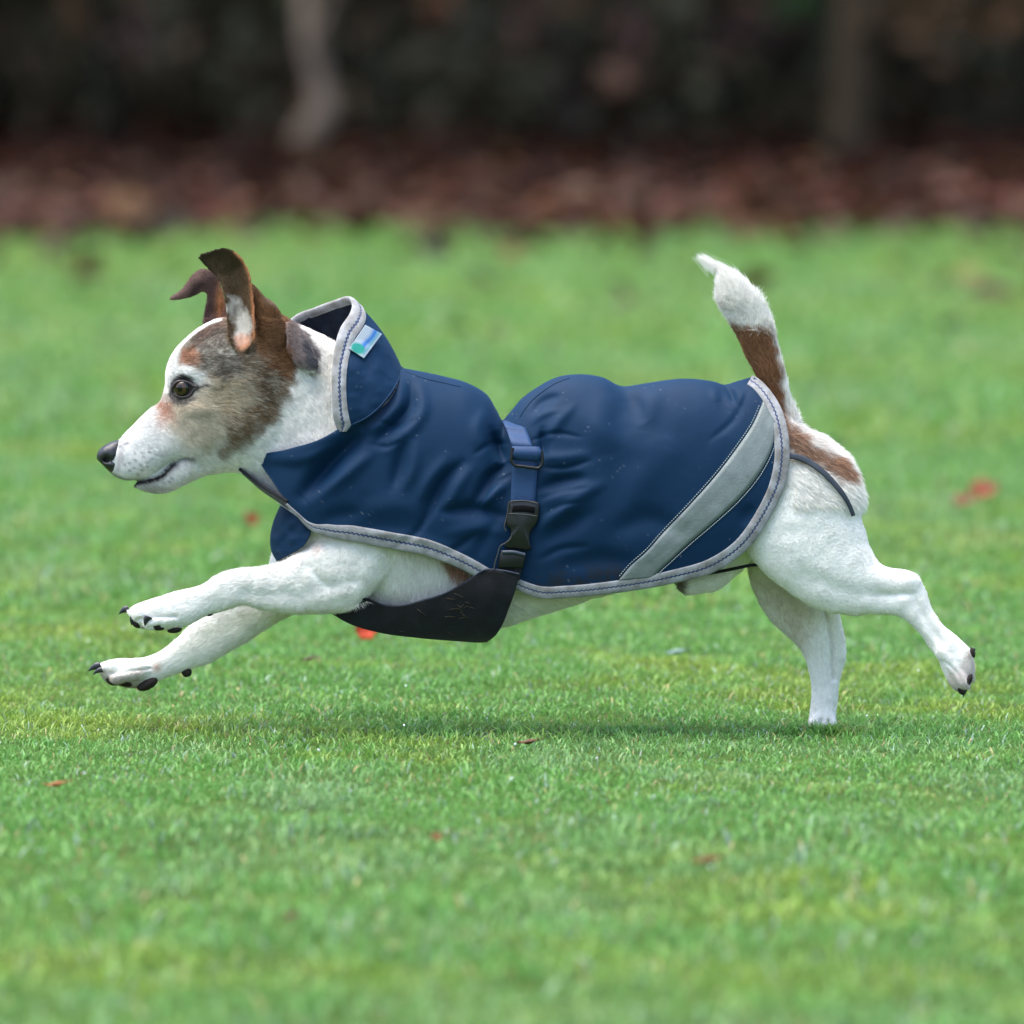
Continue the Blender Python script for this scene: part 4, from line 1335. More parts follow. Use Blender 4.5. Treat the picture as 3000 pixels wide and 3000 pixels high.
def ribbon(name, outer, inner, sf, m, parent, off=3.5, bulge=1.8, n=160, wrap=True, across=9, thick=2.0):
    """strip between two px2 polylines, lying on surface sf(x,y); v=0 inner .. 1 outer"""
    O, I = cr(outer, n), cr(inner, n)
    s = np.concatenate([[0], np.cumsum(np.linalg.norm(np.diff(O, axis=0), axis=1))])
    rows, uv = [], []
    vs = np.linspace(0, 1, across)
    for i in range(n):
        r = []
        for v in vs:
            p = I[i] * (1 - v) + O[i] * v
            r.append([p[0], p[1], sf(p[0], p[1])])
        rows.append(r)
    Vg = np.array(rows)
    # smooth the sampled depth along the strip
    k = np.ones(5) / 5
    for j in range(across):
        Vg[:, j, 2] = np.convolve(np.pad(Vg[:, j, 2], 2, mode='edge'), k, 'valid')
    prof = off + bulge * np.sin(np.pi * np.clip(vs * 1.0, 0, 1)) ** .6
    prof = np.where((vs > .44) & (vs < .6), prof - 1.0, prof)
    Vg[:, :, 2] -= prof[None]
    if wrap:
        dv = O - I
        dv /= np.linalg.norm(dv, axis=1)[:, None] + 1e-9
        e1 = Vg[:, -1].copy(); e1[:, :2] += dv * 2.5; e1[:, 2] += off * .8
        e2 = Vg[:, -1].copy(); e2[:, :2] += dv * 1.0; e2[:, 2] += off * 2 + 3
        e3 = Vg[:, -1].copy(); e3[:, :2] -= dv * 14; e3[:, 2] += off * 2 + 6
        Vg = np.concatenate([Vg, e1[:, None], e2[:, None], e3[:, None]], 1)
        vs = np.concatenate([vs, [1.05, 1.1, 1.3]])
    nvv = Vg.shape[1]
    uv = np.stack([np.repeat(s, nvv), np.tile(vs, n)], 1)
    me = fast_mesh(name, P(*Vg.reshape(-1, 3).T), grid_faces(n, nvv), uv=uv)
    o = link(name, me, parent, m)
    if thick:
        sm = o.modifiers.new('t', 'SOLIDIFY'); sm.thickness = thick * PX; sm.offset = -1
    return o


def inset_curve(pts, wd, n=60):
    """offset to the left-hand side of travel by wd (list or scalar)"""
    C = cr(pts, n)
    d = np.gradient(C, axis=0); d /= np.linalg.norm(d, axis=1)[:, None] + 1e-9
    wv_ = np.interp(np.linspace(0, 1, n), np.linspace(0, 1, len(wd)), wd) if np.ndim(wd) else wd
    return C + np.stack([d[:, 1], -d[:, 0]], 1) * np.reshape(wv_, (-1, 1))


front_hem = [(838, 1477), (872, 1512), (915, 1554), (965, 1572), (1026, 1583), (1143, 1606), (1259, 1629), (1330, 1656), (1399, 1690), (1440, 1712)]
ribbon('binding', front_hem, inset_curve(front_hem, [4, 10, 34, 44, 46, 47, 46, 42, 40, 36]), csurf, m_bind, coat)
rear_hem = [(1505, 1722), (1540, 1738), (1581, 1751), (1659, 1750), (1814, 1734), (1969, 1708), (2099, 1671), (2187, 1609), (2259, 1507), (2301, 1412), (2311, 1309), (2304, 1255), (2290, 1205), (2249, 1138), (2222, 1112), (2203, 1101)]
ribbon('binding', rear_hem, inset_curve(rear_hem, [30, 34, 34, 34, 34, 36, 38, 40, 40, 42, 42, 44, 42, 40, 34, 28]), csurf, m_bind, coat, n=260)
# the same hems on the far side
def far_ribbon(curve, wd, n=160):
    I = inset_curve(curve, wd)
    O, I = cr(curve, n), cr(I, n)
    Vg = []
    for i in range(n):
        Vg.append([[*(I[i] * (1 - v) + O[i] * v), -csurf(*(I[i] * (1 - v) + O[i] * v)) + 10] for v in np.linspace(0, 1, 6)])
    Vg = np.array(Vg)
    s = np.arange(n) * 10.
    me = fast_mesh('binding', P(*Vg.reshape(-1, 3).T), grid_faces(n, 6), uv=np.stack([np.repeat(s, 6), np.tile(np.linspace(0, 1, 6), n)], 1))
    o = link('binding', me, coat, m_bind)
    sm = o.modifiers.new('t', 'SOLIDIFY'); sm.thickness = 4 * PX; sm.offset = 0


far_ribbon(rear_hem, 36)

# ---- reflective strip -----------------------------------------------------------
m_refl = mat('reflective_tape', lin(98, 108, 106), rough=.5, spec=.6, noise_amt=.18, noise_scale=70, bump=.3, bump_scale=500)
sl = [(2236, 1176), (2207, 1242), (2166, 1304), (2099, 1392), (2021, 1480), (1943, 1562), (1892, 1619), (1850, 1656), (1812, 1700)]
sr = [(2274, 1240), (2264, 1304), (2228, 1381), (2166, 1459), (2094, 1526), (2021, 1588), (1959, 1645), (1930, 1672), (1916, 1690)]
ribbon('reflective_strip', sr, sl, csurf, m_refl, coat, off=2, bulge=1.0, wrap=False, n=120)
m_stitch = mat('pale_stitch', lin(140, 150, 148), rough=.7)
for L, k in ((sl, -1), (sr, 1)):
    C = cr(L, 90)
    dd = np.gradient(C, axis=0); dd /= np.linalg.norm(dd, axis=1)[:, None]
    C = C + np.stack([dd[:, 1], -dd[:, 0]], 1) * 6 * (-1 if k < 0 else 1)
    VV, FF, o_ = [], [], 0
    for i in range(2, 88):
        a, e_ = C[i], C[i] + dd[i] * 5.0
        nn = np.array([-dd[i][1], dd[i][0]]) * 1.3
        z = csurf(*a) - 4.2
        for p in (a - nn, a + nn, e_ + nn, e_ - nn): VV.append((p[0], p[1], z))
        FF.append([o_, o_ + 1, o_ + 2, o_ + 3]); o_ += 4
    VV = np.array(VV)
    o = link('stitching', fast_mesh('stitching', P(*VV.T), np.array(FF)), coat, m_stitch)
    o.modifiers.new('t', 'SOLIDIFY').thickness = .0003

# ---- collar ---------------------------------------------------------------------
RIM = [(992, 1262, -150), (978, 1215, -160), (975, 1150, -163), (976, 1085, -158), (984, 1020, -140), (1000, 965, -108), (1026, 925, -70), (1034, 895, -30), (1022, 872, 4), (985, 882, 52), (925, 904, 96), (862, 932, 128), (800, 1010, 150), (772, 1150, 150), (790, 1300, 120)]
BASE = [(1020, 1262, -168), (1052, 1242, -174), (1082, 1225, -176), (1110, 1200, -170), (1140, 1168, -152), (1160, 1135, -120), (1170, 1105, -75), (1175, 1086, -35), (1177, 1080, 6), (1172, 1090, 60), (1160, 1118, 105), (1130, 1170, 145), (1090, 1220, 165), (1030, 1270, 170), (940, 1330, 160)]
nc, nr_ = 150, 40


def cr3(p, n):
    p = np.array(p, float)
    seg = np.linspace(0, 1, len(p))
    u = np.linspace(0, 1, n)
    m = np.gradient(p, axis=0)
    k = np.clip((u * (len(p) - 1)).astype(int), 0, len(p) - 2)
    t_ = (u * (len(p) - 1) - k)[:, None]
    return ((2 * t_**3 - 3 * t_**2 + 1) * p[k] + (t_**3 - 2 * t_**2 + t_) * m[k] + (-2 * t_**3 + 3 * t_**2) * p[k + 1] + (t_**3 - t_**2) * m[k + 1])


Rm, Bs = cr3(RIM, nc), cr3(BASE, nc)
v_ = np.linspace(0, 1, nr_)
CG = Rm[:, None] * (1 - v_)[None, :, None] + Bs[:, None] * v_[None, :, None]
cen_ = np.array([950., 1150., 0.])
bow = np.sin(np.pi * v_) * 1.0
dirv = CG - cen_; dirv[..., 1] *= .3
dirv /= np.linalg.norm(dirv, axis=2)[..., None]
ui = np.linspace(0, 1, nc)
CG += dirv * (bow[None, :] * (9 + 8 * np.exp(-((ui - .56) / .12) ** 2))[:, None])[..., None]
CG[..., 2] += (vnoise(CG[..., 0], CG[..., 1], CG[..., 2], 45, 141) - .5) * 9 + (vnoise(CG[..., 0], CG[..., 1], CG[..., 2], 16, 142) - .5) * 3
cc = coat_color(CG[..., 0].ravel(), CG[..., 1].ravel(), 3)
collar = fabric_obj('collar', CG, m_coat, coat, cc, 3.5, 0)
# dark lining inside
LG = CG + (np.array([950., 1150., 0.]) - CG) * .045
LG[..., 1] = CG[..., 1] + 2
m_lin = mat('collar_lining', lin(34, 40, 52), rough=.9, spec=.1, noise_amt=.3, noise_scale=120)
fabric_obj('lining', LG[4:-2, 2:-1], m_lin, coat, None, 1.5, 0)
# rim binding: strip over the first part of the collar, then a second pale stripe
def collar_point(i, v):
    j = v * (nr_ - 1)
    a = int(min(j, nr_ - 2)); f_ = j - a
    return CG[i, a] * (1 - f_) + CG[i, a + 1] * f_


Ng = np.cross(np.gradient(CG, axis=0), np.gradient(CG, axis=1))
Ng /= np.linalg.norm(Ng, axis=2)[..., None] + 1e-9
outw = np.sign(np.sum(Ng * (CG - cen_), axis=2).mean())
Ng *= outw
rows, uvs = [], []
slen = np.concatenate([[0], np.cumsum(np.linalg.norm(np.diff(Rm, axis=0), axis=1))])
for i in range(nc):
    wid = np.linalg.norm(Bs[i] - Rm[i])
    w_ = 48 / max(wid, 60)
    w_ = min(w_, .75)
    r, uvr = [], []
    for v, o_, uvv in [(.5, -6, 1.4), (.25, -7, 1.2), (0, -5, 1.1), (-.06, 0, 1.02), (0, 5, .98), (.15, 7, .85), (.3, 7.5, .7), (.45, 7.5, .6), (.52, 6.5, .54), (.6, 6.5, .48), (.7, 7.5, .35), (.85, 7, .2), (1, 4, 0)]:
        p = collar_point(i, max(v, 0) * w_)
        nn = Ng[i, int(max(v, 0) * w_ * (nr_ - 1))]
        t2 = (Rm[i] - Bs[i]) / (wid + 1e-6)
        p = p + nn * o_ + (t2 * 5 if v < 0 else 0)
        r.append(p); uvr.append((slen[i], uvv))
    rows.append(r); uvs.append(uvr)
Vg = np.array(rows); uvs = np.array(uvs)
link('collar_binding', fast_mesh('collar_binding', P(*Vg.reshape(-1, 3).T), grid_faces(nc, Vg.shape[1]), uv=uvs.reshape(-1, 2)), coat, m_bind)
# seam roll where collar meets coat
sb = cr3([(1018, 1250, -176), (1060, 1232, -182), (1096, 1208, -180), (1130, 1172, -164), (1156, 1135, -130), (1170, 1105, -80), (1176, 1084, -35), (1178, 1078, 5), (1172, 1090, 60), (1160, 1118, 105), (1130, 1170, 148)], 80)


def px_tube(name, C, r, m, parent, n=8):
    d = np.gradient(C, axis=0); d /= np.linalg.norm(d, axis=1)[:, None] + 1e-9
    V = []
    rr = np.broadcast_to(r, (len(C),))
    for c, t_, r_ in zip(C, d, rr):
        a = np.cross(t_, [.1, .2, 1.]); a /= np.linalg.norm(a) + 1e-9
        b_ = np.cross(t_, a)
        ph = np.linspace(0, 2 * np.pi, n, endpoint=False)
        V.append(c + (np.cos(ph)[:, None] * a + np.sin(ph)[:, None] * b_) * r_)
    V = np.concatenate(V)
    col = np.tile(NAVY * .9, (len(V), 1))
    return link(name, fast_mesh(name, P(*V.T), grid_faces(len(C), n, True), col), parent, m)


px_tube('seam', sb + np.array([0, 0, 3.]), 3.2, m_coat, coat)

for L_ in ([(1524, 1221), (1540, 1196), (1560, 1172), (1590, 1148), (1625, 1125), (1668, 1108)], [(1188, 1088), (1240, 1108), (1300, 1122), (1350, 1134)]):
    Cs = cr(L_, 50)
    px_tube('seam', np.c_[Cs, [csurf(a_, b_) - 1.5 for a_, b_ in Cs]], 2.6, m_coat, coat, 6)

# ---- brand tag --------------------------------------------------------------------
CGB = BVHTree.FromPolygons([Vector(v) for v in CG.reshape(-1, 3)], grid_faces(nc, nr_).tolist())


def colsurf(x, y):
    h = CGB.ray_cast(Vector((x, y, -2000)), Vector((0, 0, 1)))
    return h[0].z if h[0] is not None else -60


A_, B_, C_, D_ = map(np.array, ((1070., 952.), (1119., 979.), (1066., 1050.), (1022., 1022.)))
n_ = 44
uu, vv = np.meshgrid(np.linspace(0, 1, n_), np.linspace(0, 1, n_), indexing='ij')   # u along A->B, v along A->D
pp = A_ * ((1 - uu) * (1 - vv))[..., None] + B_ * (uu * (1 - vv))[..., None] + C_ * (uu * vv)[..., None] + D_ * ((1 - uu) * vv)[..., None]
# corners' depth plane so the tag stays flat
zc = [colsurf(*p) for p in (A_ * .8 + C_ * .2, B_ * .75 + D_ * .25, C_ * .8 + A_ * .2, D_)]
zz = zc[0] * (1 - uu) * (1 - vv) + zc[1] * uu * (1 - vv) + zc[2] * uu * vv + zc[3] * (1 - uu) * vv
real = np.vectorize(colsurf)(pp[..., 0], pp[..., 1])
zz = np.minimum(zz, real) - 9
cb = np.tile(lin(196, 212, 224), (n_, n_, 1))
stripe = np.exp(-((uu - .62 - .05 * np.sin(vv * 7)) / .17) ** 2) * (vv < .80)
cb = cb * (1 - stripe[..., None]) + lin(40, 130, 214) * stripe[..., None]
st2 = np.exp(-((uu - .84) / .07) ** 2) * (vv < .92)
cb = cb * (1 - st2[..., None] * .7) + lin(70, 176, 196) * st2[..., None] * .7
te = np.clip(1.4 - np.hypot((uu - .40) / .34, (vv - .83) / .15), 0, 1)
te = np.clip(te * 2.2, 0, 1)
cb = cb * (1 - te[..., None]) + lin(0, 166, 150) * te[..., None]
m_tag = mat('woven_label', attr=True, rough=.7)
fabric_obj('label_patch', np.concatenate([pp, zz[..., None]], -1), m_tag, coat, cb.reshape(-1, 3) * .5, 2.5, 0)

# ---- straps and buckles --------------------------------------------------------------
m_strap = mat('blue_webbing', np.array([0.004, 0.034, 0.105]), rough=.6, spec=.4, noise_amt=.12, noise_scale=300, bump=.5, bump_scale=1500)
m_black = mat('black_plastic', lin(15, 16, 18), rough=.42, spec=.45)
m_blackfab = mat('black_fabric', lin(20, 21, 25), rough=.8, spec=.2, noise_amt=.5, noise_scale=60, bump=.6, bump_scale=600, sheen=.15)


def strap_s(x, y):
    zs = [csurf(x + dx_, y) for dx_ in (-22, 0, 22)]
    return min(min(zs), -60 - 100 * np.clip((y - 1236) / 60, 0, 1))


def zsm(L, Rr, off, name, m, n=50, thick=5, extra=None):
    """smooth belt between left/right edges with heavy depth smoothing"""
    A = cr(L, n); B = cr(Rr, n)
    z = np.array([strap_s(*((a + b_) / 2)) for a, b_ in zip(A, B)])
    z = np.convolve(np.pad(z, 6, mode='edge'), np.ones(13) / 13, 'valid') - off
    if extra is not None: z = z + extra(np.linspace(0, 1, n))
    Vg = []
    for i in range(n):
        Vg.append([[*(A[i] * (1 - v) + B[i] * v), z[i]] for v in np.linspace(0, 1, 7)])
    return fabric_obj(name, np.array(Vg), m, coat, None, thick, 0), z


zsm([(1471, 1233), (1484, 1262), (1494, 1290), (1503, 1318)], [(1532, 1240), (1546, 1268), (1556, 1296), (1566, 1322)], 10, 'strap', m_strap,
    extra=lambda u: 60 * (1 - np.clip(u * 4, 0, 1)) ** 2)
_, zl = zsm([(1503, 1318), (1500, 1375), (1498, 1420), (1496, 1468)], [(1574, 1322), (1574, 1380), (1571, 1425), (1568, 1472)], 8, 'strap', m_strap)
zsm([(1500, 1309), (1498, 1330), (1502, 1345)], [(1580, 1310), (1588, 1330), (1584, 1350)], 20, 'strap', m_strap, n=30, extra=lambda u: 8 * (2 * u - 1) ** 2 - 2, thick=5)
zsm([(1470, 1615), (1462, 1650), (1455, 1690)], [(1538, 1618), (1532, 1652), (1522, 1700)], 8, 'strap', m_blackfab, n=30)
# over the back to the far side
sv = []
for a in np.linspace(0, 1, 20):
    ang = a * 1.5
    sv.append([[1471 + 61 * k_, 1233 + 7 * k_ + 60 * (1 - math.cos(ang)) * 1.6, -60 + 190 * math.sin(ang) * .9 + 20 * a] for k_ in np.linspace(0, 1, 6)])
fabric_obj('strap', np.array(sv), m_strap, coat, None, 5, 0)


def plate(name, outline, z0, z1, m, bev=3.0, hole=None):
    """extruded outline (px), bevelled towards the camera"""
    o_ = np.array(outline, float)
    c = o_.mean(0)
    n = len(o_)
    def sc_(b_): 
        d_ = o_ - c
        l_ = np.linalg.norm(d_, axis=1)[:, None]
        return c + d_ * (1 - b_ / l_)
    rings = [np.c_[sc_(bev * 1.2), np.full(n, z1)], np.c_[sc_(bev * .4), np.full(n, z1 + bev * .5)], np.c_[sc_(0), np.full(n, z1 + bev * 1.5)], np.c_[sc_(0), np.full(n, z0)]]
    V = np.concatenate(rings + [np.array([[*c, z1]])])
    F = grid_faces(4, n, True)
    T_ = np.array([[4 * n, (i + 1) % n, i] for i in range(n)])
    return V, F, T_


# slider
zs_ = float(zl.min()) - 2
zt = strap_s(1540, 1345)
sl_pts = np.array([(1502, 1312), (1499, 1335), (1499, 1352), (1507, 1362), (1530, 1366), (1560, 1370), (1578, 1371), (1587, 1362), (1589, 1345), (1587, 1322)], float)
C3 = cr(np.c_[sl_pts, np.full(len(sl_pts), zt - 21)], 60)
px_tube('slider', C3, 4.6, m_black, coat)
px_tube('slider', cr([(1500, 1318, zt - 13), (1540, 1322, zt - 13), (1586, 1326, zt - 13)], 12), 4, m_black, coat)
# side release buckle
zb = strap_s(1530, 1500) - 10
female = [(1492, 1468), (1535, 1466), (1578, 1474), (1580, 1500), (1574, 1530), (1560, 1550), (1552, 1568), (1552, 1590), (1556, 1606), (1510, 1608), (1478, 1600), (1486, 1585), (1496, 1568), (1494, 1550), (1483, 1540), (1482, 1515), (1488, 1495)]
fm = cr([*female, female[0]], 90)[:-1]
Vb = []
parts_b = [plate('b', fm, zb + 16, zb - 10, m_black, 4)]
v, f, t_ = merge(parts_b)[0], merge(parts_b)[1], None
link('buckle', fast_mesh('buckle', P(*v.T), f), coat, m_black)
# buckle slot: darker plate whose colour stands in for a recess's shade
m_slot = mat('slot_shade', lin(8, 8, 9), rough=.8, spec=.1)
parts_b = [plate('s', [(1502, 1482), (1534, 1480), (1568, 1486), (1566, 1504), (1534, 1500), (1500, 1500)], zb - 6, zb - 11.5, m_slot, 1)]
link('buckle_slot_shade', fast_mesh('buckle_slot_shade', P(*merge(parts_b)[0].T), merge(parts_b)[1]), coat, m_slot)
m_edge = mat('grey_plastic', lin(58, 57, 55), rough=.45, spec=.4)  # greyer strips along some buckle edges
for L in ([(1491, 1470), (1487, 1500), (1483, 1520), (1478, 1545), (1482, 1556)], [(1500, 1562), (1496, 1578), (1482, 1590), (1466, 1600), (1458, 1625), (1450, 1650), (1447, 1668)],
          [(1494, 1469), (1535, 1467), (1576, 1475)], [(1490, 1505), (1530, 1507), (1572, 1512)]):
    C3 = cr([(a, b_, zb - 10) for a, b_ in L], 20)
    px_tube('buckle_edge', C3, 1.8, m_edge, coat, 6)
parts_b = [plate('s', [(1468, 1612), (1505, 1612), (1541, 1620), (1538, 1640), (1533, 1664), (1458, 1664), (1462, 1635)], zb + 14, zb - 6, m_black, 4)]
link('buckle', fast_mesh('buckle', P(*merge(parts_b)[0].T), merge(parts_b)[1]), coat, m_black)
px_tube('buckle_bar', cr([(1472, 1618, zb - 9), (1505, 1618, zb - 10), (1538, 1626, zb - 9)], 14), 6, mat('bar_plastic', lin(50, 58, 70), rough=.35), coat)

# ---- belly flap ---------------------------------------------------------------------
ftop = [(940, 1770), (1000, 1775), (1074, 1752), (1120, 1772), (1165, 1776), (1244, 1758), (1302, 1740), (1372, 1700), (1424, 1669), (1460, 1670), (1521, 1682)]
fbot = [(950, 1782), (1024, 1826), (1107, 1851), (1231, 1868), (1355, 1878), (1400, 1881), (1426, 1880)]
fl_ = [(940, 1770), (945, 1776), (950, 1782)]
fr_ = [(1521, 1682), (1509, 1731), (1490, 1785), (1471, 1831), (1450, 1862), (1426, 1880)]
FG = coons(ftop, fbot, fl_, fr_, 120, 40)
fx, fy = FG[..., 0], FG[..., 1]
tt = np.clip((fy - 1560) / 330, 0, .995)
fd = -np.interp(fx, [940, 1050, 1200, 1350, 1430, 1521], [96, 130, 160, 176, 186, 190]) * np.power(1 - tt ** 2.6, 1 / 2.6)
fd += (vnoise(fx, fy, 0, 60, 151) - .5) * 14
fd2 = -fd
FGn = np.concatenate([FG, fd[..., None]], -1)
FGf = np.concatenate([FG, fd2[..., None]], -1)
full_f = np.concatenate([FGn, FGf[:, ::-1][:, 1:]], 1)
belly = fabric_obj('belly_flap', full_f, m_blackfab, coat, None, 4, 0)
px_tube('flap_edge', np.concatenate([cr(ftop[2:], 60), np.zeros((60, 1))], 1) + np.c_[np.zeros((60, 2)), np.interp(np.linspace(0, 1, 60), np.linspace(0, 1, 120), fd[:, 0] * 1.0) - 2], 3.0,
        mat('flap_piping', lin(32, 42, 58), rough=.6), coat, 6)
# wisps of dried grass on it
m_straw = mat('straw', lin(58, 50, 38), rough=.8)
FB = BVHTree.FromPolygons([Vector(v) for v in FGn.reshape(-1, 3)], grid_faces(120, 40).tolist())
rs = random.Random(3)
VV, FF = [], []
for k_ in range(18):
    cx_, cy_ = (rs.gauss(1355, 26), rs.gauss(1785, 20)) if k_ < 12 else (rs.uniform(1150, 1450), rs.uniform(1790, 1865))
    a_ = rs.uniform(-.7, .9); L_ = rs.uniform(5, 16)
    o_ = len(VV)
    for u in (-1, 1):
        px_, py_ = cx_ + u * L_ * math.cos(a_), cy_ + u * L_ * math.sin(a_)
        h = FB.ray_cast(Vector((px_, py_, -2000)), Vector((0, 0, 1)))
        z = (h[0].z if h[0] else -120) - 5
        for w_ in (-1, 1): VV.append((px_ - math.sin(a_) * w_ * 1.0, py_ + math.cos(a_) * w_ * 1.0, z))
    FF.append([o_, o_ + 1, o_ + 3, o_ + 2])
VV = np.array(VV)
o = link('dried_grass_wisps', fast_mesh('dried_grass_wisps', P(*VV.T), np.array(FF)), coat, m_straw)
o.modifiers.new('t', 'SOLIDIFY').thickness = .0003
tag(o, kind='stuff')

# ---- chest panel, throat tab, leg straps ------------------------------------------------
pt_ = [(822, 1482), (850, 1500), (880, 1520), (916, 1536)]
pb_ = [(812, 1644), (840, 1630), (868, 1614), (890, 1600)]
pl_ = [(822, 1482), (802, 1530), (793, 1577), (797, 1615), (812, 1644)]
pr_ = [(916, 1536), (910, 1560), (902, 1580), (890, 1600)]
PG = coons(pt_, pb_, pl_, pr_, 50, 50)
gx_, gy_ = PG[..., 0], PG[..., 1]
xl = np.interp(gy_, [1482, 1530, 1577, 1615, 1644], [822, 802, 793, 797, 812])
pd = -np.sqrt(np.clip((gx_ - xl + 2) / 150, 0, 1)) * 165
pd += (vnoise(gx_, gy_, 0, 24, 161) - .5) * 12
full_p = np.concatenate([np.concatenate([PG, -pd[..., None]], -1)[::-1], np.concatenate([PG, pd[..., None]], -1)[1:]], 0)
fabric_obj('chest_panel', full_p, m_coat, coat, coat_color(full_p[..., 0].ravel(), full_p[..., 1].ravel(), 5), 4, 0)
tab = []
Ct = cr([(703, 1377, -20), (722, 1392, -30), (760, 1424, -50), (800, 1450, -80), (850, 1482, -110)], 40)
for i, c in enumerate(Ct):
    hw = 7 + 17 * i / 39
    tab.append([[c[0] + v * hw * .35, c[1] + v * hw * .6, c[2] + v * 40] for v in np.linspace(-1, 1, 7)])
fabric_obj('throat_tab', np.array(tab), m_blackfab, coat, None, 8, 0)
# hind leg strap over the rump
def body_s(x, y): return surf(x, y, None, 0)


so = [(2306, 1328), (2345, 1334), (2368, 1344), (2400, 1366), (2440, 1404), (2475, 1448), (2497, 1492), (2503, 1510)]
si_ = inset_curve(so, [-14, -16, -16, -14, -13, -12, -9, -8])
ribbon('leg_strap', so, si_, body_s, mat('dark_elastic', lin(42, 50, 60), rough=.7), coat, off=17, bulge=2, n=90, wrap=False, across=5, thick=4)
px_tube('leg_strap', cr([(2060, 1682, -60), (2110, 1674, -70), (2160, 1664, -80), (2200, 1656, -88), (2232, 1654, -100)], 40), 5, m_blackfab, coat, 6)

# ================================================================== FUR
FL = np.array(FLOW)
co_t = q[tri]                                        # px-space triangles (n,3,3)
w_t = co[tri]
area = np.linalg.norm(np.cross(w_t[:, 1] - w_t[:, 0], w_t[:, 2] - w_t[:, 0]), axis=1)
cen_t = co_t.mean(1)
COATPOLY = np.array(list(TOP[:-1]) + REAR[:-1] + BOT[::-1] + FRONT[::-1][1:-1])
ins = inpoly(cen_t[:, 0], cen_t[:, 1], COATPOLY)
dpoly = polydist(cen_t[:, 0], cen_t[:, 1], np.concatenate([COATPOLY, COATPOLY[:1]]))
hidden = ins & (dpoly > 26) & ~((cen_t[:, 0] < 1050) & (cen_t[:, 1] < 1260))
hidden |= inpoly(cen_t[:, 0], cen_t[:, 1], [(815, 1478), (780, 1577), (806, 1650), (886, 1606), (912, 1536)])
tn = nr[tri].mean(1)
dens = np.ones(len(tri))
dens[hidden] = 0
back = (tn[:, 1] > .35)
dens[back] *= .35                                     # the side turned away needs fewer hairs
dens[(cen_t[:, 0] < 960) & (cen_t[:, 1] < 1460)] *= 2.2
dens[(cen_t[:, 0] > 2000) & (cen_t[:, 1] < 1300)] *= 1.6
near_nose = (cen_t[:, 0] < 352) & (cen_t[:, 1] > 1280) & (cen_t[:, 1] < 1400) & (cen_t[:, 1] < 1390 + (cen_t[:, 0] - 330) * .3)
dens[near_nose] = 0
eyed = np.hypot(cen_t[:, 0] - EYE[0] - 1, (cen_t[:, 1] - EYE[1]) * .95) < 35
dens[eyed] = 0
NH = 300000
pr = area * dens; pr /= pr.sum()
ti = rng.choice(len(tri), NH, p=pr)
r1, r2 = np.sqrt(rng.uniform(0, 1, NH)), rng.uniform(0, 1, NH)
bw = np.stack([1 - r1, r1 * (1 - r2), r1 * r2], 1)[:, :, None]
rp_ = (q[tri][ti] * bw).sum(1)
rw = (co[tri][ti] * bw).sum(1)
rn = (nr[tri][ti] * bw).sum(1)
rn /= np.linalg.norm(rn, axis=1)[:, None]
# comb direction: weighted nearest flow samples
fd_ = np.zeros((NH, 3))
FLc, FLd = FL[:, :3], FL[:, 3:]
for s in range(0, NH, 20000):
    p = rp_[s:s + 20000]
    d2 = ((p[:, None, 0] - FLc[None, :, 0]) ** 2 + (p[:, None, 1] - FLc[None, :, 1]) ** 2 + (p[:, None, 2] - FLc[None, :, 2]) ** 2).astype(np.float32)
    wgt = 1 / (d2 + 200) ** 3
    fd_[s:s + 20000] = wgt @ FLd.astype(np.float32)
x, y, d = rp_.T
# head: sweep backwards from the nose, cheeks down-back
hd = np.clip((960 - x) / 60, 0, 1) * (y < 1460) * (y > 935)
hv = np.stack([np.ones(NH), .25 + .5 * np.clip((y - 1150) / 250, -.9, 1), np.zeros(NH)], 1)
fd_ = fd_ / (np.linalg.norm(fd_, axis=1)[:, None] + 1e-9)
fd_ = fd_ * (1 - hd[:, None]) + hv * hd[:, None]
neck = np.clip(1 - np.abs(x - 900) / 110, 0, 1) * (y < 1400)
fd_ += np.stack([np.zeros(NH), .8 * neck, np.zeros(NH)], 1)
chest = (x > 1110) & (x < 1450) & (y > 1580) & (d > -132 - (x > 1200) * 60)
chr_ = np.clip((x - 1110) / 130, 0, 1)
fd_[chest] += (chr_[:, None] * np.array([.1, .9, 0]))[chest]
belly_ = (x > 1440) & (x < 2000) & (y > 1680)
fd_[belly_] += [.6, .5, 0]
rump = (x > 2320) & (x < 2560) & (y > 1180) & (y < 1500)
fd_[rump] += [.5, .5, 0]
# px direction -> world direction
fw = np.stack([fd_[:, 0], fd_[:, 2], -fd_[:, 1]], 1)
fw += rng.normal(0, .16, (NH, 3))
cn = (vnoise(x, y, d, 22, 171) - .5)
cn2 = (vnoise(x, y, d, 22, 172) - .5)
fw += np.stack([cn, cn * .3, cn2], 1) * .35
fw += np.stack([vnoise(x, y, d, 6, 173) - .5, 0 * x, vnoise(x, y, d, 6, 174) - .5], 1) * .3
fw -= rn * np.sum(fw * rn, axis=1)[:, None]
fw /= np.linalg.norm(fw, axis=1)[:, None] + 1e-9
ln = np.full(NH, 20.0)
tailw = (x > 2040) & (y < 985) & (x < 2330)
ln = np.where(tailw, 30, ln)
tailb = (x > 2040) & (y >= 985) & (y < 1300) & (x < 2420)
ln = np.where(tailb, 24, ln)
ln = np.where(rump, 30, ln)
ln = np.where(chest, 16 + 18 * chr_, ln)
ln = np.where(belly_, 24, ln)
ln = np.where((x < 960) & (y < 1460), np.clip(7 + (x - 350) * .03, 7, 17), ln)
earz = (y < 1040) & (x < 752) & (y > 600) & ((d < -85) | (y < 900))
ln = np.where(earz, 7, ln)
ln = np.where((y > 1650) & (x < 700), np.clip(9 + (x - 300) * .02, 8, 18), ln)
ln = np.where((x > 2600) & (y > 1650), 12, ln)
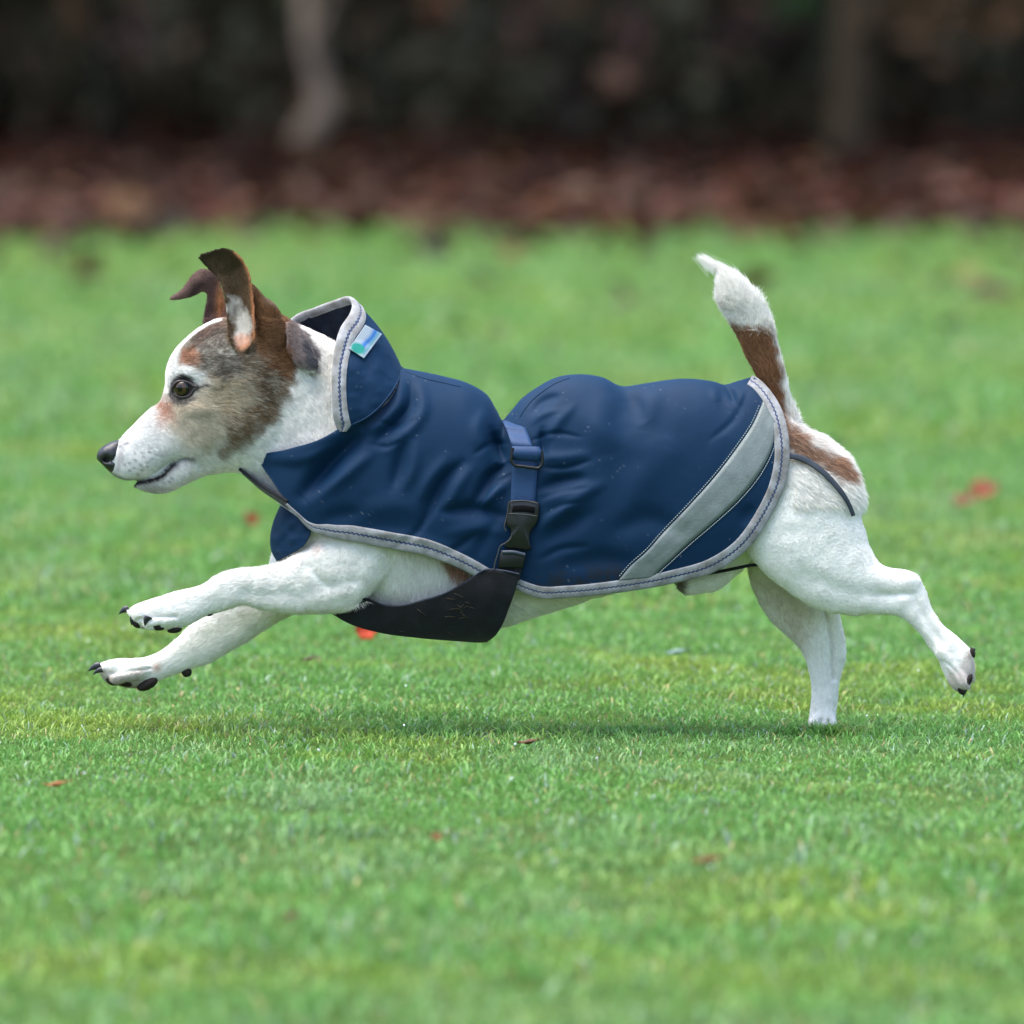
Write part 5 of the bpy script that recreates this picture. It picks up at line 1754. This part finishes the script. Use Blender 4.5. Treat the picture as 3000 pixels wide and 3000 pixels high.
ln = np.where((x > 2150) & (x < 2600) & (y > 1480), 12, ln)
ln = ln * rng.uniform(.6, 1.25, NH)
tailback = tailw & (rn[:, 0] > .2)
ln = np.where(tailback & (rng.uniform(0, 1, NH) < .25), ln * 1.5, ln)
lift = np.where(tailw, .30, .27) + rng.uniform(-.10, .18, NH)
lift = np.where(rump & (rng.uniform(0, 1, NH) < .4), lift + .35, lift)
lift = np.where((x < 960) & (y < 1460), lift * .8, lift)
lift = np.where((y > 1450) & ~chest & ~rump, lift * .6, lift)
L = ln * PX
us_ = np.array([0, .35, .7, 1.0])
pts = []
for u in us_:
    pts.append(rw + fw * (L * u * np.sqrt(np.clip(1 - (lift * (1 - u * .35)) ** 2, 0, 1)))[:, None] + rn * (L * lift * (u - .45 * u * u) * 1.3 - .0002)[:, None])
pts = np.stack(pts, 1)
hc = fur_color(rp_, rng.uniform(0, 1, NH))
hc = hc * rng.uniform(.80, 1.14, (NH, 1)) * (1 + np.where((x < 960) & (y < 1400) | (y < 1300), .34, .22) * (vnoise(x, y, d, 6, 181) - .5))[:, None]
_lum = hc.mean(1)
hc = hc * np.where(_lum < .32, rng.uniform(.5, 1.75, NH), 1)[:, None]
# extra long tuft at the tail tip, whiskers
ext_p, ext_c, ext_r = [], [], []
for k_ in range(420):
    b_ = np.array([rng.normal(2092, 11), rng.normal(786, 10), rng.normal(0, 9)])
    tgt = np.array([2052 + rng.normal(0, 9) + (b_[0] - 2092) * .3, 750 + rng.normal(0, 5) + (b_[1] - 786) * .3, rng.normal(0, 4)])
    ss = [b_ * (1 - u) + tgt * u for u in us_]
    ext_p.append([P(*s_) for s_ in ss]); ext_c.append(WHITE); ext_r.append(.00006)
for k_ in range(110):
    u0 = rng.uniform(0, 1)
    b_ = np.array([1075 - 70 * u0, 1762 + 22 * u0, -130 + rng.normal(0, 18)])
    tgt = b_ + np.array([rng.normal(0, 6), rng.uniform(4, 20), rng.normal(0, 8)]) + np.array([rng.uniform(-4, 16), 0, 0])
    ext_p.append([P(*(b_ * (1 - u) + tgt * u)) for u in us_]); ext_c.append(WHITE * .95); ext_r.append(.00006)
for k_ in range(10):
    b_ = np.array([rng.uniform(385, 430), rng.uniform(1335, 1385), -54.])
    tgt = b_ + np.array([rng.uniform(10, 60), rng.uniform(10, 50), -rng.uniform(20, 60)])
    ext_p.append([P(*(b_ * (1 - u) + tgt * u + np.array([0, 12 * u * u, 0]))) for u in us_]); ext_c.append(WHITE * .8); ext_r.append(.00005)
pts = np.concatenate([pts, np.array(ext_p)])
hc = np.concatenate([hc, np.array(ext_c)])
rad0 = np.concatenate([np.full(NH, .00014), np.array(ext_r)])
NT = len(pts)
hcv = bpy.data.hair_curves.new('fur')
hcv.add_curves([4] * NT)
hcv.attributes['position'].data.foreach_set('vector', pts.astype(np.float32).ravel())
ra = hcv.attributes.get('radius') or hcv.attributes.new('radius', 'FLOAT', 'POINT')
ra.data.foreach_set('value', (rad0[:, None] * np.array([1, .9, .6, .12])[None]).astype(np.float32).ravel())
ca = hcv.attributes.new('Col', 'FLOAT_COLOR', 'CURVE')
c4 = np.ones((NT, 4), np.float32); c4[:, :3] = hc
ca.data.foreach_set('color', c4.ravel())
m_fur = mat('fur_hair', attr=True, rough=.6, spec=.25, trans=.28)
fur = bpy.data.objects.new('fur', hcv)
hcv.materials.append(m_fur)
COL.objects.link(fur)
fur.parent = root
SC.cycles_curves.shape = 'RIBBONS' if hasattr(SC, 'cycles_curves') else 'RIBBONS'
